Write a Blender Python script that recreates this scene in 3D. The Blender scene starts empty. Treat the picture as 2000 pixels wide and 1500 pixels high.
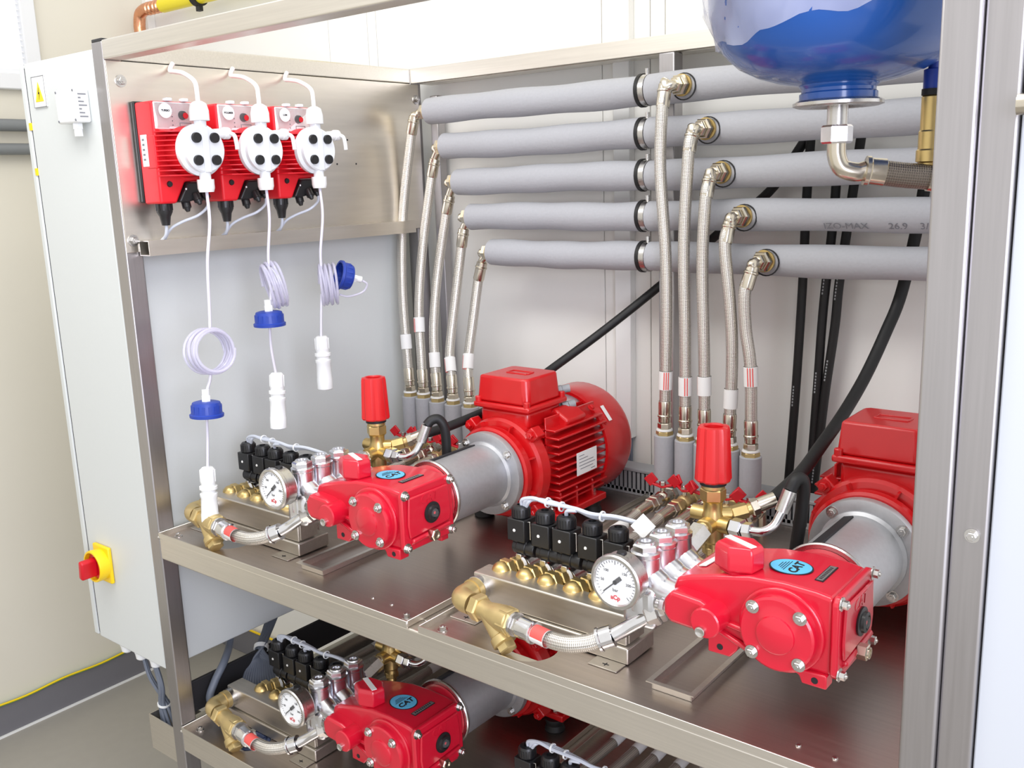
import bpy, math, random
from mathutils import Vector, Matrix
random.seed(7)
PI = math.pi
H = 1.07                     # height of the upper shelf rim above the floor
SC = bpy.context.scene
COL = SC.collection

# ------------------------------------------------------------------ camera
def make_camera():
    cd = bpy.data.cameras.new('camera'); cam = bpy.data.objects.new('camera', cd); COL.objects.link(cam)
    yaw, pitch, roll = math.radians(38.74), math.radians(-12.08), math.radians(-1.97)
    cy, sy, cp, sp = math.cos(yaw), math.sin(yaw), math.cos(pitch), math.sin(pitch)
    fwd = Vector((-sy*cp, cy*cp, sp)); right = Vector((cy, sy, 0)); up = right.cross(fwd)
    c, s = math.cos(roll), math.sin(roll)
    r2 = c*right + s*up; u2 = -s*right + c*up
    m = Matrix((r2, u2, -fwd)).transposed().to_4x4()
    m.translation = Vector((1.9348, -1.0770, H + 0.7452))
    cam.matrix_world = m
    cd.sensor_width = 36.0; cd.lens = 36.0*1859.94/2000.0
    cd.clip_start = 0.05; cd.clip_end = 50
    SC.camera = cam
make_camera()

# ------------------------------------------------------------------ light
wd = bpy.data.worlds.new('world'); SC.world = wd; wd.use_nodes = True
wd.node_tree.nodes['Background'].inputs[0].default_value = (1.0, 0.985, 0.965, 1)
wd.node_tree.nodes['Background'].inputs[1].default_value = 0.80
def area(name, loc, target, sx, sy, power, col=(1, 1, 1)):
    ld = bpy.data.lights.new(name, 'AREA'); ld.shape = 'RECTANGLE'; ld.size = sx; ld.size_y = sy
    ld.energy = power; ld.color = col
    o = bpy.data.objects.new(name, ld); COL.objects.link(o); o.location = loc
    o.rotation_euler = (Vector(target) - Vector(loc)).to_track_quat('-Z', 'Y').to_euler()
    return o
area('ceiling_lamp', (0.9, -0.55, 3.0), (0.8, 0.25, 1.0), 2.4, 0.5, 24, (1, 0.985, 0.96))
area('side_daylight', (3.3, -1.5, 2.0), (0.1, 0.45, 1.25), 1.6, 1.6, 52, (0.79, 0.82, 1.0))
vs = SC.view_settings
vs.view_transform = 'Standard'; vs.look = 'None'; vs.gamma = 1.0; vs.exposure = 0.45; vs.use_curve_mapping = False

# ------------------------------------------------------------------ helpers
def lin(c):
    return tuple(((x/255.0)/12.92 if x/255.0 <= 0.04045 else ((x/255.0 + 0.055)/1.055)**2.4) for x in c)
MATS = {}
def mat(name, rgb, rough=0.5, metal=0.0, coat=0.0, noise=0.0, nscale=(30, 30, 30), bump=0.0, trans=0.0, alpha=1.0, spec=0.5, emit=0.0):
    m = bpy.data.materials.new(name); m.use_nodes = True
    nt = m.node_tree; b = nt.nodes['Principled BSDF']; col = lin(rgb) + (1,)
    b.inputs['Base Color'].default_value = col; b.inputs['Roughness'].default_value = rough
    b.inputs['Metallic'].default_value = metal; b.inputs['Coat Weight'].default_value = coat
    b.inputs['Coat Roughness'].default_value = 0.08
    b.inputs['Specular IOR Level'].default_value = spec
    b.inputs['Transmission Weight'].default_value = trans; b.inputs['Alpha'].default_value = alpha
    if emit:
        b.inputs['Emission Color'].default_value = col; b.inputs['Emission Strength'].default_value = emit
    if noise or bump:
        tc = nt.nodes.new('ShaderNodeTexCoord'); mp = nt.nodes.new('ShaderNodeMapping'); nz = nt.nodes.new('ShaderNodeTexNoise')
        mp.inputs['Scale'].default_value = nscale; nz.inputs['Scale'].default_value = 1.0; nz.inputs['Detail'].default_value = 4
        nt.links.new(tc.outputs['Object'], mp.inputs['Vector']); nt.links.new(mp.outputs[0], nz.inputs['Vector'])
        if noise:
            mx = nt.nodes.new('ShaderNodeMix'); mx.data_type = 'RGBA'
            mx.inputs[6].default_value = tuple(max(0, x*(1 - noise)) for x in col[:3]) + (1,)
            mx.inputs[7].default_value = tuple(min(1, x*(1 + noise)) for x in col[:3]) + (1,)
            nt.links.new(nz.outputs[0], mx.inputs[0]); nt.links.new(mx.outputs[2], b.inputs['Base Color'])
            mr = nt.nodes.new('ShaderNodeMapRange')
            mr.inputs[3].default_value = max(0.02, rough*(1 - noise)); mr.inputs[4].default_value = min(1, rough*(1 + noise))
            nt.links.new(nz.outputs[0], mr.inputs[0]); nt.links.new(mr.outputs[0], b.inputs['Roughness'])
        if bump:
            bp = nt.nodes.new('ShaderNodeBump'); bp.inputs['Strength'].default_value = bump; bp.inputs['Distance'].default_value = 0.002
            nt.links.new(nz.outputs[0], bp.inputs['Height']); nt.links.new(bp.outputs[0], b.inputs['Normal'])
    MATS[name] = m
    return m
def braid_mat(name, rgb, k=9.0):
    m = mat(name, rgb, 0.34, 0.85); nt = m.node_tree; b = nt.nodes['Principled BSDF']
    uv = nt.nodes.new('ShaderNodeUVMap'); uv.uv_map = 'UVMap'; sp = nt.nodes.new('ShaderNodeSeparateXYZ'); nt.links.new(uv.outputs[0], sp.inputs[0])
    def mth(op, a, bb):
        n = nt.nodes.new('ShaderNodeMath'); n.operation = op
        for i, x in enumerate((a, bb)):
            if x is None: continue
            if isinstance(x, (int, float)): n.inputs[i].default_value = x
            else: nt.links.new(x, n.inputs[i])
        return n.outputs[0]
    u = mth('MULTIPLY', sp.outputs[0], k*2*PI); v = mth('MULTIPLY', sp.outputs[1], 2*PI*170)
    s1 = mth('SINE', mth('ADD', u, v), None); s2 = mth('SINE', mth('SUBTRACT', u, v), None)
    h = mth('MULTIPLY', s1, s2)
    mr = nt.nodes.new('ShaderNodeMapRange'); mr.inputs[1].default_value = -0.7; mr.inputs[2].default_value = 0.5; nt.links.new(h, mr.inputs[0])
    mx = nt.nodes.new('ShaderNodeMix'); mx.data_type = 'RGBA'; c = lin(rgb)
    mx.inputs[6].default_value = tuple(x*0.58 for x in c) + (1,); mx.inputs[7].default_value = c + (1,)
    nt.links.new(mr.outputs[0], mx.inputs[0]); nt.links.new(mx.outputs[2], b.inputs['Base Color'])
    bp = nt.nodes.new('ShaderNodeBump'); bp.inputs['Strength'].default_value = 0.6; bp.inputs['Distance'].default_value = 0.0008
    nt.links.new(mr.outputs[0], bp.inputs['Height']); nt.links.new(bp.outputs[0], b.inputs['Normal'])
    return m
def film_mat(name, rgb, amount):
    m = bpy.data.materials.new(name); m.use_nodes = True; nt = m.node_tree; nt.nodes.clear()
    out = nt.nodes.new('ShaderNodeOutputMaterial'); tr = nt.nodes.new('ShaderNodeBsdfTransparent'); gl = nt.nodes.new('ShaderNodeBsdfPrincipled')
    gl.inputs['Base Color'].default_value = lin(rgb) + (1,); gl.inputs['Roughness'].default_value = 0.12
    mx = nt.nodes.new('ShaderNodeMixShader'); mx.inputs[0].default_value = amount
    nt.links.new(tr.outputs[0], mx.inputs[1]); nt.links.new(gl.outputs[0], mx.inputs[2]); nt.links.new(mx.outputs[0], out.inputs[0])
    MATS[name] = m
    return m

class MB:
    def __init__(s): s.v = []; s.f = []; s.uv = {}
    def add(s, vs_, fs, uvs=None):
        n = len(s.v); s.v += [Vector(x) for x in vs_]
        for i, f in enumerate(fs):
            if uvs: s.uv[len(s.f)] = uvs[i]
            s.f.append([n + k for k in f])
        return s
    def b2(s, x0, x1, y0, y1, z0, z1):
        return s.add([(x0,y0,z0),(x1,y0,z0),(x1,y1,z0),(x0,y1,z0),(x0,y0,z1),(x1,y0,z1),(x1,y1,z1),(x0,y1,z1)],
                     [(3,2,1,0),(4,5,6,7),(0,1,5,4),(1,2,6,5),(2,3,7,6),(3,0,4,7)])
    def box(s, c, d): return s.b2(c[0]-d[0]/2, c[0]+d[0]/2, c[1]-d[1]/2, c[1]+d[1]/2, c[2]-d[2]/2, c[2]+d[2]/2)
    def obox(s, c, d, ax, up=(0, 0, 1)):
        """box of size d=(length along ax, width, height) centred at c"""
        a = Vector(ax).normalized(); u = Vector(up); w = u.cross(a).normalized(); u = a.cross(w)
        vs_ = [Vector(c) + a*(i*d[0]/2) + w*(j*d[1]/2) + u*(k*d[2]/2) for k in (-1,1) for (i,j) in ((-1,-1),(1,-1),(1,1),(-1,1))]
        return s.add(vs_, [(3,2,1,0),(4,5,6,7),(0,1,5,4),(1,2,6,5),(2,3,7,6),(3,0,4,7)])
    @staticmethod
    def frame(d):
        d = Vector(d).normalized(); a = Vector((0, 0, 1)) if abs(d.z) < 0.9 else Vector((1, 0, 0))
        u = a.cross(d).normalized(); return u, d.cross(u), d
    def lathe(s, prof, p, ax, n=24, rot=0.0, sq=(1, 1)):
        """prof = [(radius, height along ax)...]"""
        u, w, d = s.frame(ax); p = Vector(p); vs_ = []; fs = []; rings = []
        for r, h in prof:
            if r < 1e-6: rings.append([len(vs_)]); vs_.append(p + d*h)
            else:
                rings.append(list(range(len(vs_), len(vs_) + n)))
                for i in range(n):
                    t = 2*PI*i/n + rot; vs_.append(p + d*h + u*(r*sq[0]*math.cos(t)) + w*(r*sq[1]*math.sin(t)))
        for a, b in zip(rings[:-1], rings[1:]):
            if len(a) == 1 and len(b) == 1: continue
            for i in range(n):
                j = (i + 1) % n
                if len(a) == 1: fs.append((a[0], b[j], b[i]))
                elif len(b) == 1: fs.append((a[i], a[j], b[0]))
                else: fs.append((a[i], a[j], b[j], b[i]))
        return s.add(vs_, fs)
    def cyl(s, p0, p1, r0, r1=None, n=20, rot=0.0):
        r1 = r0 if r1 is None else r1; p0, p1 = Vector(p0), Vector(p1); h = (p1 - p0).length
        return s.lathe([(0, 0), (r0, 0), (r1, h), (0, h)], p0, p1 - p0, n, rot)
    def hexn(s, p0, p1, r, rot=0.0):
        p0, p1 = Vector(p0), Vector(p1); h = (p1 - p0).length; c = min(r*0.12, h*0.2)
        return s.lathe([(0, 0), (r - c, 0), (r, c), (r, h - c), (r - c, h), (0, h)], p0, p1 - p0, 6, rot)
    def ring(s, p0, p1, ri, ro, n=28):
        p0, p1 = Vector(p0), Vector(p1); h = (p1 - p0).length
        return s.lathe([(ri, 0), (ro, 0), (ro, h), (ri, h), (ri, 0)], p0, p1 - p0, n)
    def ball(s, c, r, n=16, m=8, ax=(0, 0, 1), sz=1.0):
        return s.lathe([(r*math.sin(PI*i/m) if 0 < i < m else 0, -r*sz*math.cos(PI*i/m)) for i in range(m + 1)], c, ax, n)
    @staticmethod
    def smooth(pts, k=8):
        pts = [Vector(p) for p in pts]
        if len(pts) < 3: return pts
        q = [2*pts[0] - pts[1]] + pts + [2*pts[-1] - pts[-2]]; out = []
        for i in range(1, len(q) - 2):
            a, b, c, d = q[i-1], q[i], q[i+1], q[i+2]
            for j in range(k):
                t = j/k; out.append(0.5*((2*b) + (c - a)*t + (2*a - 5*b + 4*c - d)*t*t + (3*b - a - 3*c + d)*t**3))
        return out + [pts[-1]]
    def tube(s, pts, r, n=12, k=8, sm=True, caps=True):
        pts = s.smooth(pts, k) if sm else [Vector(p) for p in pts]
        T = [(pts[min(i+1, len(pts)-1)] - pts[max(i-1, 0)]).normalized() for i in range(len(pts))]
        u, w, _ = s.frame(T[0]); vs_ = []; fs = []; uvs = []; L = 0.0; Ls = []
        for i, p in enumerate(pts):
            if i: L += (p - pts[i-1]).length
            Ls.append(L); d = T[i]; u = (u - d*u.dot(d)).normalized(); w = d.cross(u)
            rr = r(i/(len(pts)-1)) if callable(r) else r
            vs_ += [p + u*(rr*math.cos(2*PI*j/n)) + w*(rr*math.sin(2*PI*j/n)) for j in range(n)]
        for i in range(len(pts)-1):
            for j in range(n):
                jj = (j+1) % n; fs.append((i*n+j, i*n+jj, (i+1)*n+jj, (i+1)*n+j))
                uvs.append([(j/n, Ls[i]), ((j+1)/n, Ls[i]), ((j+1)/n, Ls[i+1]), (j/n, Ls[i+1])])
        if caps:
            fs.append(tuple(range(n-1, -1, -1))); uvs.append([(0, 0)]*n)
            fs.append(tuple((len(pts)-1)*n + j for j in range(n))); uvs.append([(0, 0)]*n)
        return s.add(vs_, fs, uvs)
    def prism(s, poly, axis, a, b, inset=0.0):
        n = len(poly)
        def P(q, h):
            return {'x': (h, q[0], q[1]), 'y': (q[0], h, q[1]), 'z': (q[0], q[1], h)}[axis]
        vs_ = [P(q, a) for q in poly] + [P(q, b) for q in poly]
        fs = [tuple(range(n-1, -1, -1)), tuple(range(n, 2*n))] + [(i, (i+1) % n, n + (i+1) % n, n + i) for i in range(n)]
        return s.add(vs_, fs)
    def plate_hole(s, x0, x1, y0, y1, z0, z1, hx, hy, r, n=32):
        """flat plate with one round hole"""
        g = r*1.25
        for q in ((x0, hx-g, y0, y1), (hx+g, x1, y0, y1), (hx-g, hx+g, y0, hy-g), (hx-g, hx+g, hy+g, y1)): s.b2(*q, z0, z1)
        ci = []; sq = []
        for i in range(n):
            t = 2*PI*i/n; c_, s_ = math.cos(t), math.sin(t); k = g/max(abs(c_), abs(s_))
            ci.append((hx + r*c_, hy + r*s_)); sq.append((hx + k*c_, hy + k*s_))
        vs_ = [(*p, z) for z in (z1, z0) for L in (ci, sq) for p in L]; fs = []
        for i in range(n):
            j = (i+1) % n; fs += [(i, n+i, n+j, j), (2*n+j, 3*n+j, 3*n+i, 2*n+i), (j, 2*n+j, 2*n+i, i)]
        return s.add(vs_, fs)
    def build(s, name, m, parent=None, bev=0.0, seg=2, smooth=True, ang=38):
        me = bpy.data.meshes.new(name)
        if parent is not None: o0 = ORG[parent.name]
        else:
            xs = [v.x for v in s.v]; ys = [v.y for v in s.v]; zs = [v.z for v in s.v]
            o0 = Vector(((min(xs)+max(xs))/2, (min(ys)+max(ys))/2, min(zs)))
        me.from_pydata([tuple(v - o0) for v in s.v], [], s.f)
        if s.uv:
            ul = me.uv_layers.new(name='UVMap')
            for p in me.polygons:
                q = s.uv.get(p.index)
                if q:
                    for li, c in zip(p.loop_indices, q): ul.data[li].uv = c
        me.materials.append(MATS[m] if isinstance(m, str) else m)
        if smooth:
            me.polygons.foreach_set('use_smooth', [True]*len(me.polygons))
            me.set_sharp_from_angle(angle=math.radians(ang))
        o = bpy.data.objects.new(name, me); COL.objects.link(o)
        if parent is not None: o.parent = parent
        else: o.location = o0
        ORG[o.name] = o0
        if bev:
            bm_ = o.modifiers.new('bevel', 'BEVEL'); bm_.width = bev; bm_.segments = seg; bm_.limit_method = 'ANGLE'; bm_.angle_limit = math.radians(35)
            bm_.harden_normals = False
        return o
ORG = {}
def tag(o, label, cat, group=None):
    o['label'] = label; o['category'] = cat
    if group: o['group'] = group
    return o
def thing(name, label, cat, base, group=None):
    o = bpy.data.objects.new(name, None); COL.objects.link(o); o.location = base; o.empty_display_size = 0.05
    ORG[o.name] = Vector(base)
    return tag(o, label, cat, group)
def struct(o): o['kind'] = 'structure'; return o
def copy_tree(o, delta=(0, 0, 0), parent=None, rename=None, skip=()):
    c = o.copy(); COL.objects.link(c); ORG[c.name] = ORG[o.name] + Vector(delta)
    if parent is None: c.location = o.location + Vector(delta)
    else:
        c.parent = parent; ORG[c.name] = ORG[parent.name]
    for ch in list(o.children):
        if ch.name.split('.')[0] in skip: continue
        copy_tree(ch, delta, c, None, skip)
    return c
def text_mesh(txt, size, origin, xdir, ydir, depth, name, m, parent, bold=0.0):
    cu = bpy.data.curves.new('txt', 'FONT'); cu.body = txt; cu.size = size; cu.extrude = depth/2; cu.align_x = 'CENTER'; cu.align_y = 'CENTER'; cu.offset = bold
    cu.resolution_u = 3
    to = bpy.data.objects.new('txt', cu); COL.objects.link(to)
    me = bpy.data.meshes.new_from_object(to.evaluated_get(bpy.context.evaluated_depsgraph_get()))
    bpy.data.objects.remove(to); bpy.data.curves.remove(cu)
    x = Vector(xdir).normalized(); y = Vector(ydir).normalized(); z = x.cross(y); o0 = ORG[parent.name]
    for v in me.vertices:
        p = v.co; v.co = Vector(origin) + x*p.x + y*p.y + z*p.z - o0
    me.materials.clear(); me.materials.append(MATS[m]); me.name = name
    o = bpy.data.objects.new(name, me); COL.objects.link(o); o.parent = parent; ORG[o.name] = o0
    return o

# ------------------------------------------------------------------ materials
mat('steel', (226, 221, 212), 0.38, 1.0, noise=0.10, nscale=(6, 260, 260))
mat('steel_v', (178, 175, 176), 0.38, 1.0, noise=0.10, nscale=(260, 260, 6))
mat('steel_tray', (198, 188, 180), 0.36, 1.0, noise=0.12, nscale=(5, 220, 60))
mat('steel_sheet', (230, 224, 214), 0.34, 1.0, noise=0.10, nscale=(200, 6, 60))
mat('steel_dull', (204, 198, 188), 0.42, 1.0, noise=0.12, nscale=(12, 120, 120))
mat('chrome', (222, 222, 224), 0.16, 1.0, noise=0.08, nscale=(60, 60, 60))
mat('zinc', (205, 203, 200), 0.28, 1.0, noise=0.15, nscale=(90, 90, 90))
mat('nickel', (208, 200, 184), 0.24, 1.0, noise=0.08, nscale=(60, 60, 60))
mat('cast_aluminium', (186, 187, 190), 0.46, 0.75, noise=0.10, nscale=(120, 120, 120), bump=0.08)
mat('brass', (208, 182, 122), 0.36, 0.95, noise=0.12, nscale=(70, 70, 70))
mat('brass_dull', (206, 184, 132), 0.44, 0.85, noise=0.15, nscale=(50, 50, 50), bump=0.05)
mat('copper', (222, 160, 124), 0.28, 1.0, noise=0.12, nscale=(40, 40, 40))
mat('pump_red', (200, 18, 46), 0.30, 0.0, coat=0.5, noise=0.04, nscale=(40, 40, 40), bump=0.03)
mat('motor_red', (196, 14, 20), 0.32, 0.0, coat=0.4, noise=0.05, nscale=(30, 30, 30), bump=0.03)
mat('knob_red', (204, 20, 26), 0.36, 0.0, coat=0.2)
mat('dosing_red', (226, 26, 40), 0.42, 0.0, noise=0.03)
mat('black_rubber', (20, 20, 21), 0.55, noise=0.15, nscale=(60, 60, 60))
mat('black_plastic', (24, 24, 26), 0.42, coat=0.1)
mat('white_plastic', (238, 240, 240), 0.36)
mat('clear_head', (226, 230, 234), 0.22, coat=0.6)
mat('cabinet_paint', (207, 211, 210), 0.45, noise=0.015, nscale=(200, 200, 200), bump=0.03)
mat('foam', (168, 169, 174), 0.92, noise=0.06, nscale=(160, 160, 160), bump=0.3)
mat('wall_cream', (236, 235, 231), 0.75, noise=0.012, nscale=(4, 4, 4))
mat('wall_left_paint', (218, 213, 198), 0.8, noise=0.012, nscale=(4, 4, 4))
mat('floor_vinyl', (158, 154, 146), 0.55, noise=0.05, nscale=(25, 25, 25))
mat('skirting', (112, 111, 116), 0.6, noise=0.03)
mat('pvc_grey', (150, 153, 156), 0.5)
mat('pvc_dark', (120, 123, 124), 0.5)
mat('trunking_white', (232, 232, 230), 0.5)
mat('blue_plastic', (32, 62, 158), 0.42)
mat('tank_blue', (26, 82, 160), 0.24, coat=0.5)
mat('yellow', (244, 206, 20), 0.4)
mat('yellow_paint', (236, 218, 40), 0.4)
mat('isolator_red', (200, 16, 34), 0.35)
mat('paper', (232, 232, 230), 0.6)
mat('label_red', (226, 90, 84), 0.6)
mat('print_grey', (120, 122, 128), 0.7)
mat('ink', (24, 24, 28), 0.6)
mat('sticker_blue', (96, 184, 224), 0.35)
mat('plate_grey', (150, 146, 146), 0.35, 0.6)
mat('dial_white', (240, 242, 244), 0.5)
mat('cable_grey', (104, 111, 124), 0.5)
mat('polished_aluminium', (224, 225, 229), 0.26, 1.0, noise=0.1, nscale=(50, 50, 50))
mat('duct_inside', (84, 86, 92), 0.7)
mat('cable_light', (196, 202, 214), 0.45)
mat('hose_white', (236, 234, 232), 0.4)
mat('tube_pale', (216, 214, 228), 0.3, coat=0.4)
mat('panel_white', (188, 192, 197), 0.5)
mat('earth_green', (120, 190, 30), 0.45)
mat('dark_gap', (34, 33, 36), 0.7)
mat('blind_white', (246, 246, 246), 0.6)
mat('window_frame', (224, 225, 226), 0.5)
mat('daylight_glass', (250, 252, 255), 0.3, emit=0.22)
braid_mat('braid', (226, 221, 212))
braid_mat('braid_dark', (150, 140, 130), 14.0)
film_mat('clear_tube', (214, 212, 232), 0.5)
film_mat('clear_cover', (250, 250, 252), 0.07)
film_mat('plastic_wrap', (226, 228, 244), 0.36)
# ------------------------------------------------------------------ the room
WX, WY, WR = -1.33, 0.985, 3.6
struct(MB().b2(WX - .1, WR, -3.4, WY + .1, -0.05, 0).build('floor', 'floor_vinyl'))
wb = struct(MB().b2(WX - .1, WR, WY + .004, WY + .1, 0, 2.75).build('wall_back', 'trunking_white'))
edges = [WX, -0.385, -0.215, -0.178, 0.60, 0.735, 0.775, 1.70, 2.75, WR]
for a, b in zip(edges[:-1], edges[1:]):
    MB().b2(a + .0012, b - .0012, WY - .004, WY + .004, 0.002, 2.748).build('wall_panel', 'wall_cream', wb, bev=.0015)
wl = struct(MB().b2(WX - .1, WX, -3.4, WY, 0, 2.75).build('wall_left', 'wall_left_paint'))
MB().b2(WX, WX + .028, WY - .034, WY - .004, 0.1, 2.75).build('corner_strip', 'wall_cream', wl, bev=.002)
o = struct(MB().b2(WX, WX + .012, -3.4, WY - .004, 0, .11).build('baseboard_left', 'skirting', bev=.002))
o = struct(MB().b2(WX + .012, WR, WY - .018, WY - .004, 0, .11).build('baseboard_back', 'skirting', bev=.002))
MB().b2(WX + .012, WX + .02, -3.4, WY - .03, 0, .006).build('sealant_bead', 'paper', bpy.data.objects['baseboard_left'])
# window in the left wall with a horizontal blind
w = struct(MB().b2(WX, WX + .01, -0.75, .50, H + 1.13, 2.62).build('window_1', 'daylight_glass'))
fr = [(WX, WX+.035, .495, .545, H+1.085, 2.70), (WX, WX+.035, -.80, -.75, H+1.085, 2.70), (WX, WX+.035, -.75, .495, H+1.085, H+1.135), (WX, WX+.035, -.75, .495, 2.62, 2.70)]
for q in fr: MB().b2(*q).build('window_frame', 'window_frame', w, bev=.004)
z = H + 1.15
while z < 2.61:
    MB().obox((WX + .022, -.125, z), (1.235, .018, .0012), (0, 1, 0), (0.45, 0, 1)).build('blind_slat', 'blind_white', w, smooth=False)
    z += .0185
# wall services
def plain_pipe(name, p0, p1, r, m, label, cat):
    return tag(MB().cyl(p0, p1, r, n=24).build(name, m), label, cat)
plain_pipe('waste_pipe', (WX + .04, -1.2, H + .972), (WX + .04, WY - .03, H + .972), .0195, 'pvc_dark', 'upper grey plastic pipe along the left wall under the window', 'pipe')
plain_pipe('waste_pipe', (WX + .04, -1.2, H + .897), (WX + .04, WY - .03, H + .897), .0185, 'pvc_dark', 'lower grey plastic pipe along the left wall under the window', 'pipe')
m = MB(); pts = []
for i in range(60):
    y = -1.4 + i*(WY - .02 + 1.4)/59; pts.append((WX + .016 + .001*math.sin(i), y, .118 + .003*math.sin(i*.9)))
ec = thing('earth_cable', 'green and yellow earth cable lying on the skirting of the left wall', 'cable', (WX + .016, -1.4, .118))
MB().tube(pts, .0045, 8, 2).build('sheath', 'earth_green', ec)
MB().tube([(p[0] + .003, p[1], p[2] + .002) for p in pts], .0032, 6, 2).build('stripe', 'yellow', ec)
ec2 = thing('earth_cable', 'short yellow earth cable on the back wall skirting behind the solenoid row', 'cable', (-.6, WY - .02, .118))
MB().tube([(WX + .1, WY - .021, .117), (-.9, WY - .021, .119), (-.5, WY - .021, .118), (0.3, WY - .021, .118)], .0045, 8).build('sheath', 'yellow', ec2)
# copper gas line with the yellow sleeve in the corner
cp = thing('copper_pipe', 'bent copper pipe with a yellow painted length above the rack', 'pipe', (-1.27, .90, H + 1.0))
X0, Y0, Z0 = -1.275, .90, H + 1.368
MB().tube([(X0, Y0, H + .6), (X0, Y0, Z0 - .07)], .0165, 16, sm=False).build('riser', 'copper', cp)
MB().tube([(X0, Y0, Z0 - .07), (X0, Y0, Z0 - .045), (X0 + .012, Y0, Z0 - .012), (X0 + .045, Y0, Z0), (X0 + .07, Y0, Z0)], .0205, 18).build('elbow', 'copper', cp)
m = MB().tube([(X0 + .06, Y0, Z0), (X0 + .16, Y0, Z0)], .0165, 16, sm=False)
for q in (.07, .09, .115, .135): m.lathe([(.0165, -.008), (.0215, -.005), (.0225, 0), (.0215, .005), (.0165, .008)], (X0 + q, Y0, Z0), (1, 0, 0), 18)
m.build('press_fitting', 'copper', cp)
MB().tube([(X0 + .155, Y0, Z0), (1.5, Y0, Z0)], .0245, 18, sm=False).build('yellow_length', 'yellow_paint', cp)
m = MB().ring((-.925, Y0, Z0), (-.900, Y0, Z0), .0245, .031); m.box((-.912, Y0, Z0 - .037), (.02, .014, .018)); m.build('pipe_clamp', 'black_rubber', cp)

# ------------------------------------------------------------------ the stainless rack
XR, DB, W4 = 1.645, .886, .04
rk = thing('rack_frame', 'welded stainless steel tube rack carrying the pumps on two shelves', 'rack', (0, 0, 0))
ZT = H + 1.0495; ZTB = H + 1.0115
def bar(name, *q, m='steel', bev=.003): return MB().b2(*q).build(name, m, rk, bev=bev, seg=3)
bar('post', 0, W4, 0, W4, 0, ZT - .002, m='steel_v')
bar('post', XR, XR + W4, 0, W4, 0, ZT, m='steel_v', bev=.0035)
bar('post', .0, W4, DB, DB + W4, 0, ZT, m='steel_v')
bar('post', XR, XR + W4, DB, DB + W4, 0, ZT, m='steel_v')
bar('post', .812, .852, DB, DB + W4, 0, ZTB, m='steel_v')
bar('back_strut', .062, .090, .935, .965, .3, H + .98, m='steel_v')
MB().b2(.001, W4 - .001, .001, W4 - .001, ZT - .003, ZT + .004).build('end_cap', 'black_plastic', rk, bev=.0015)
bar('top_beam', W4, XR, 0, W4, ZTB, ZT)
bar('top_rail', .001, W4, W4, DB, ZTB, ZT)
bar('top_rail', XR, XR + W4, W4, DB, ZTB, ZT)
bar('back_rail', W4, XR, DB, DB + .004, ZTB, ZT, bev=.001)
bar('back_rail_top', W4, XR, DB + .004, DB + .085, ZT - .004, ZT, bev=.001)
bar('back_rail_lip', W4, XR, DB + .03, DB + .085, ZTB, ZTB + .004, bev=.001)
for zr in (H, H - .483):
    for nm, q in (('shelf_beam', (W4, XR, 0, W4, zr - .0645, zr - .014)), ('shelf_beam', (W4, XR, DB, DB + W4, zr - .0645, zr - .014)),
                  ('side_beam', (0, W4, W4, DB, zr - .0645, zr - .014)), ('side_beam', (XR, XR + W4, W4, DB, zr - .0645, zr - .014)), ('cross_beam', (.812, .852, W4, DB, zr - .0645, zr - .014))):
        bar(nm, *q)
    MB().ball((W4 + .001, -.001, zr - .012), .004, 10, 6).build('weld_bead', 'zinc', rk)
def bolt(parent, p, ax, r=.006, h=.005, m='zinc', washer=True, name='bolt'):
    p = Vector(p); a = Vector(ax).normalized(); b = MB()
    if washer: b.lathe([(0, 0), (r*1.55, 0), (r*1.55, r*.22), (0, r*.22)], p, a, 18)
    b.hexn(p + a*(r*.2 if washer else 0), p + a*(r*.2 + h), r)
    b.lathe([(0, 0), (r*.45, 0), (r*.40, h*.25), (0, h*.25)], p + a*(r*.2 + h), a, 12)
    return b.build(name, m, parent)


# shelf trays, each a folded sheet with an upturned rim
def tray(label, x0, x1, zr, hx, hy, hr):
    t = thing('shelf_tray', label, 'tray', ((x0 + x1)/2, .44, zr - .014), 'stainless trays lying on the rack shelves')
    MB().plate_hole(x0, x1, -.001, .88, zr - .014, zr - .012, hx, hy, hr).build('tray_floor', 'steel_tray', t, smooth=False)
    for q in ((x0, x1, -.003, -.0005), (x0, x1, .8785, .881)): MB().b2(*q, zr - .0135, zr).build('rim', 'steel', t, bev=.0006, seg=1)
    for q in ((x0, x0 + .0025), (x1 - .0025, x1)): MB().b2(*q, -.0005, .8785, zr - .0135, zr).build('rim', 'steel', t, bev=.0006, seg=1)
    for bx in (x0 + .03, x1 - .03):
        for by in (.028, .85): bolt(t, (bx, by, zr - .012), (0, 0, 1), .006, .006)
    for k in (0, 1):
        MB().lathe([(.004, 0), (.0035, .002), (0, .0025)], (x1 - .14 + .05*k, .05, zr - .012), (0, 0, 1), 10).build('rivet', 'zinc', t)
    return t
tray('upper stainless shelf tray under the left pump with a round drain opening', .0425, .819, H, .207, .078, .042)
tray('upper stainless shelf tray under the right pump beside the steel post', .846, 1.643, H, 1.040, .064, .047)
tray('lower stainless shelf tray below the left pump with coiled cables in its opening', .0425, .819, H - .483, .205, .075, .047)
tray('lower stainless shelf tray at the bottom right edge of the photo', .846, 1.643, H - .483, 1.040, .064, .047)
tag(MB().b2(.003, .012, .04, .886, H - .483, H - .405).build('side_guard', 'dark_gap', bev=.001), 'dark strip closing the left end of the lower shelf', 'panel')
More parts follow.
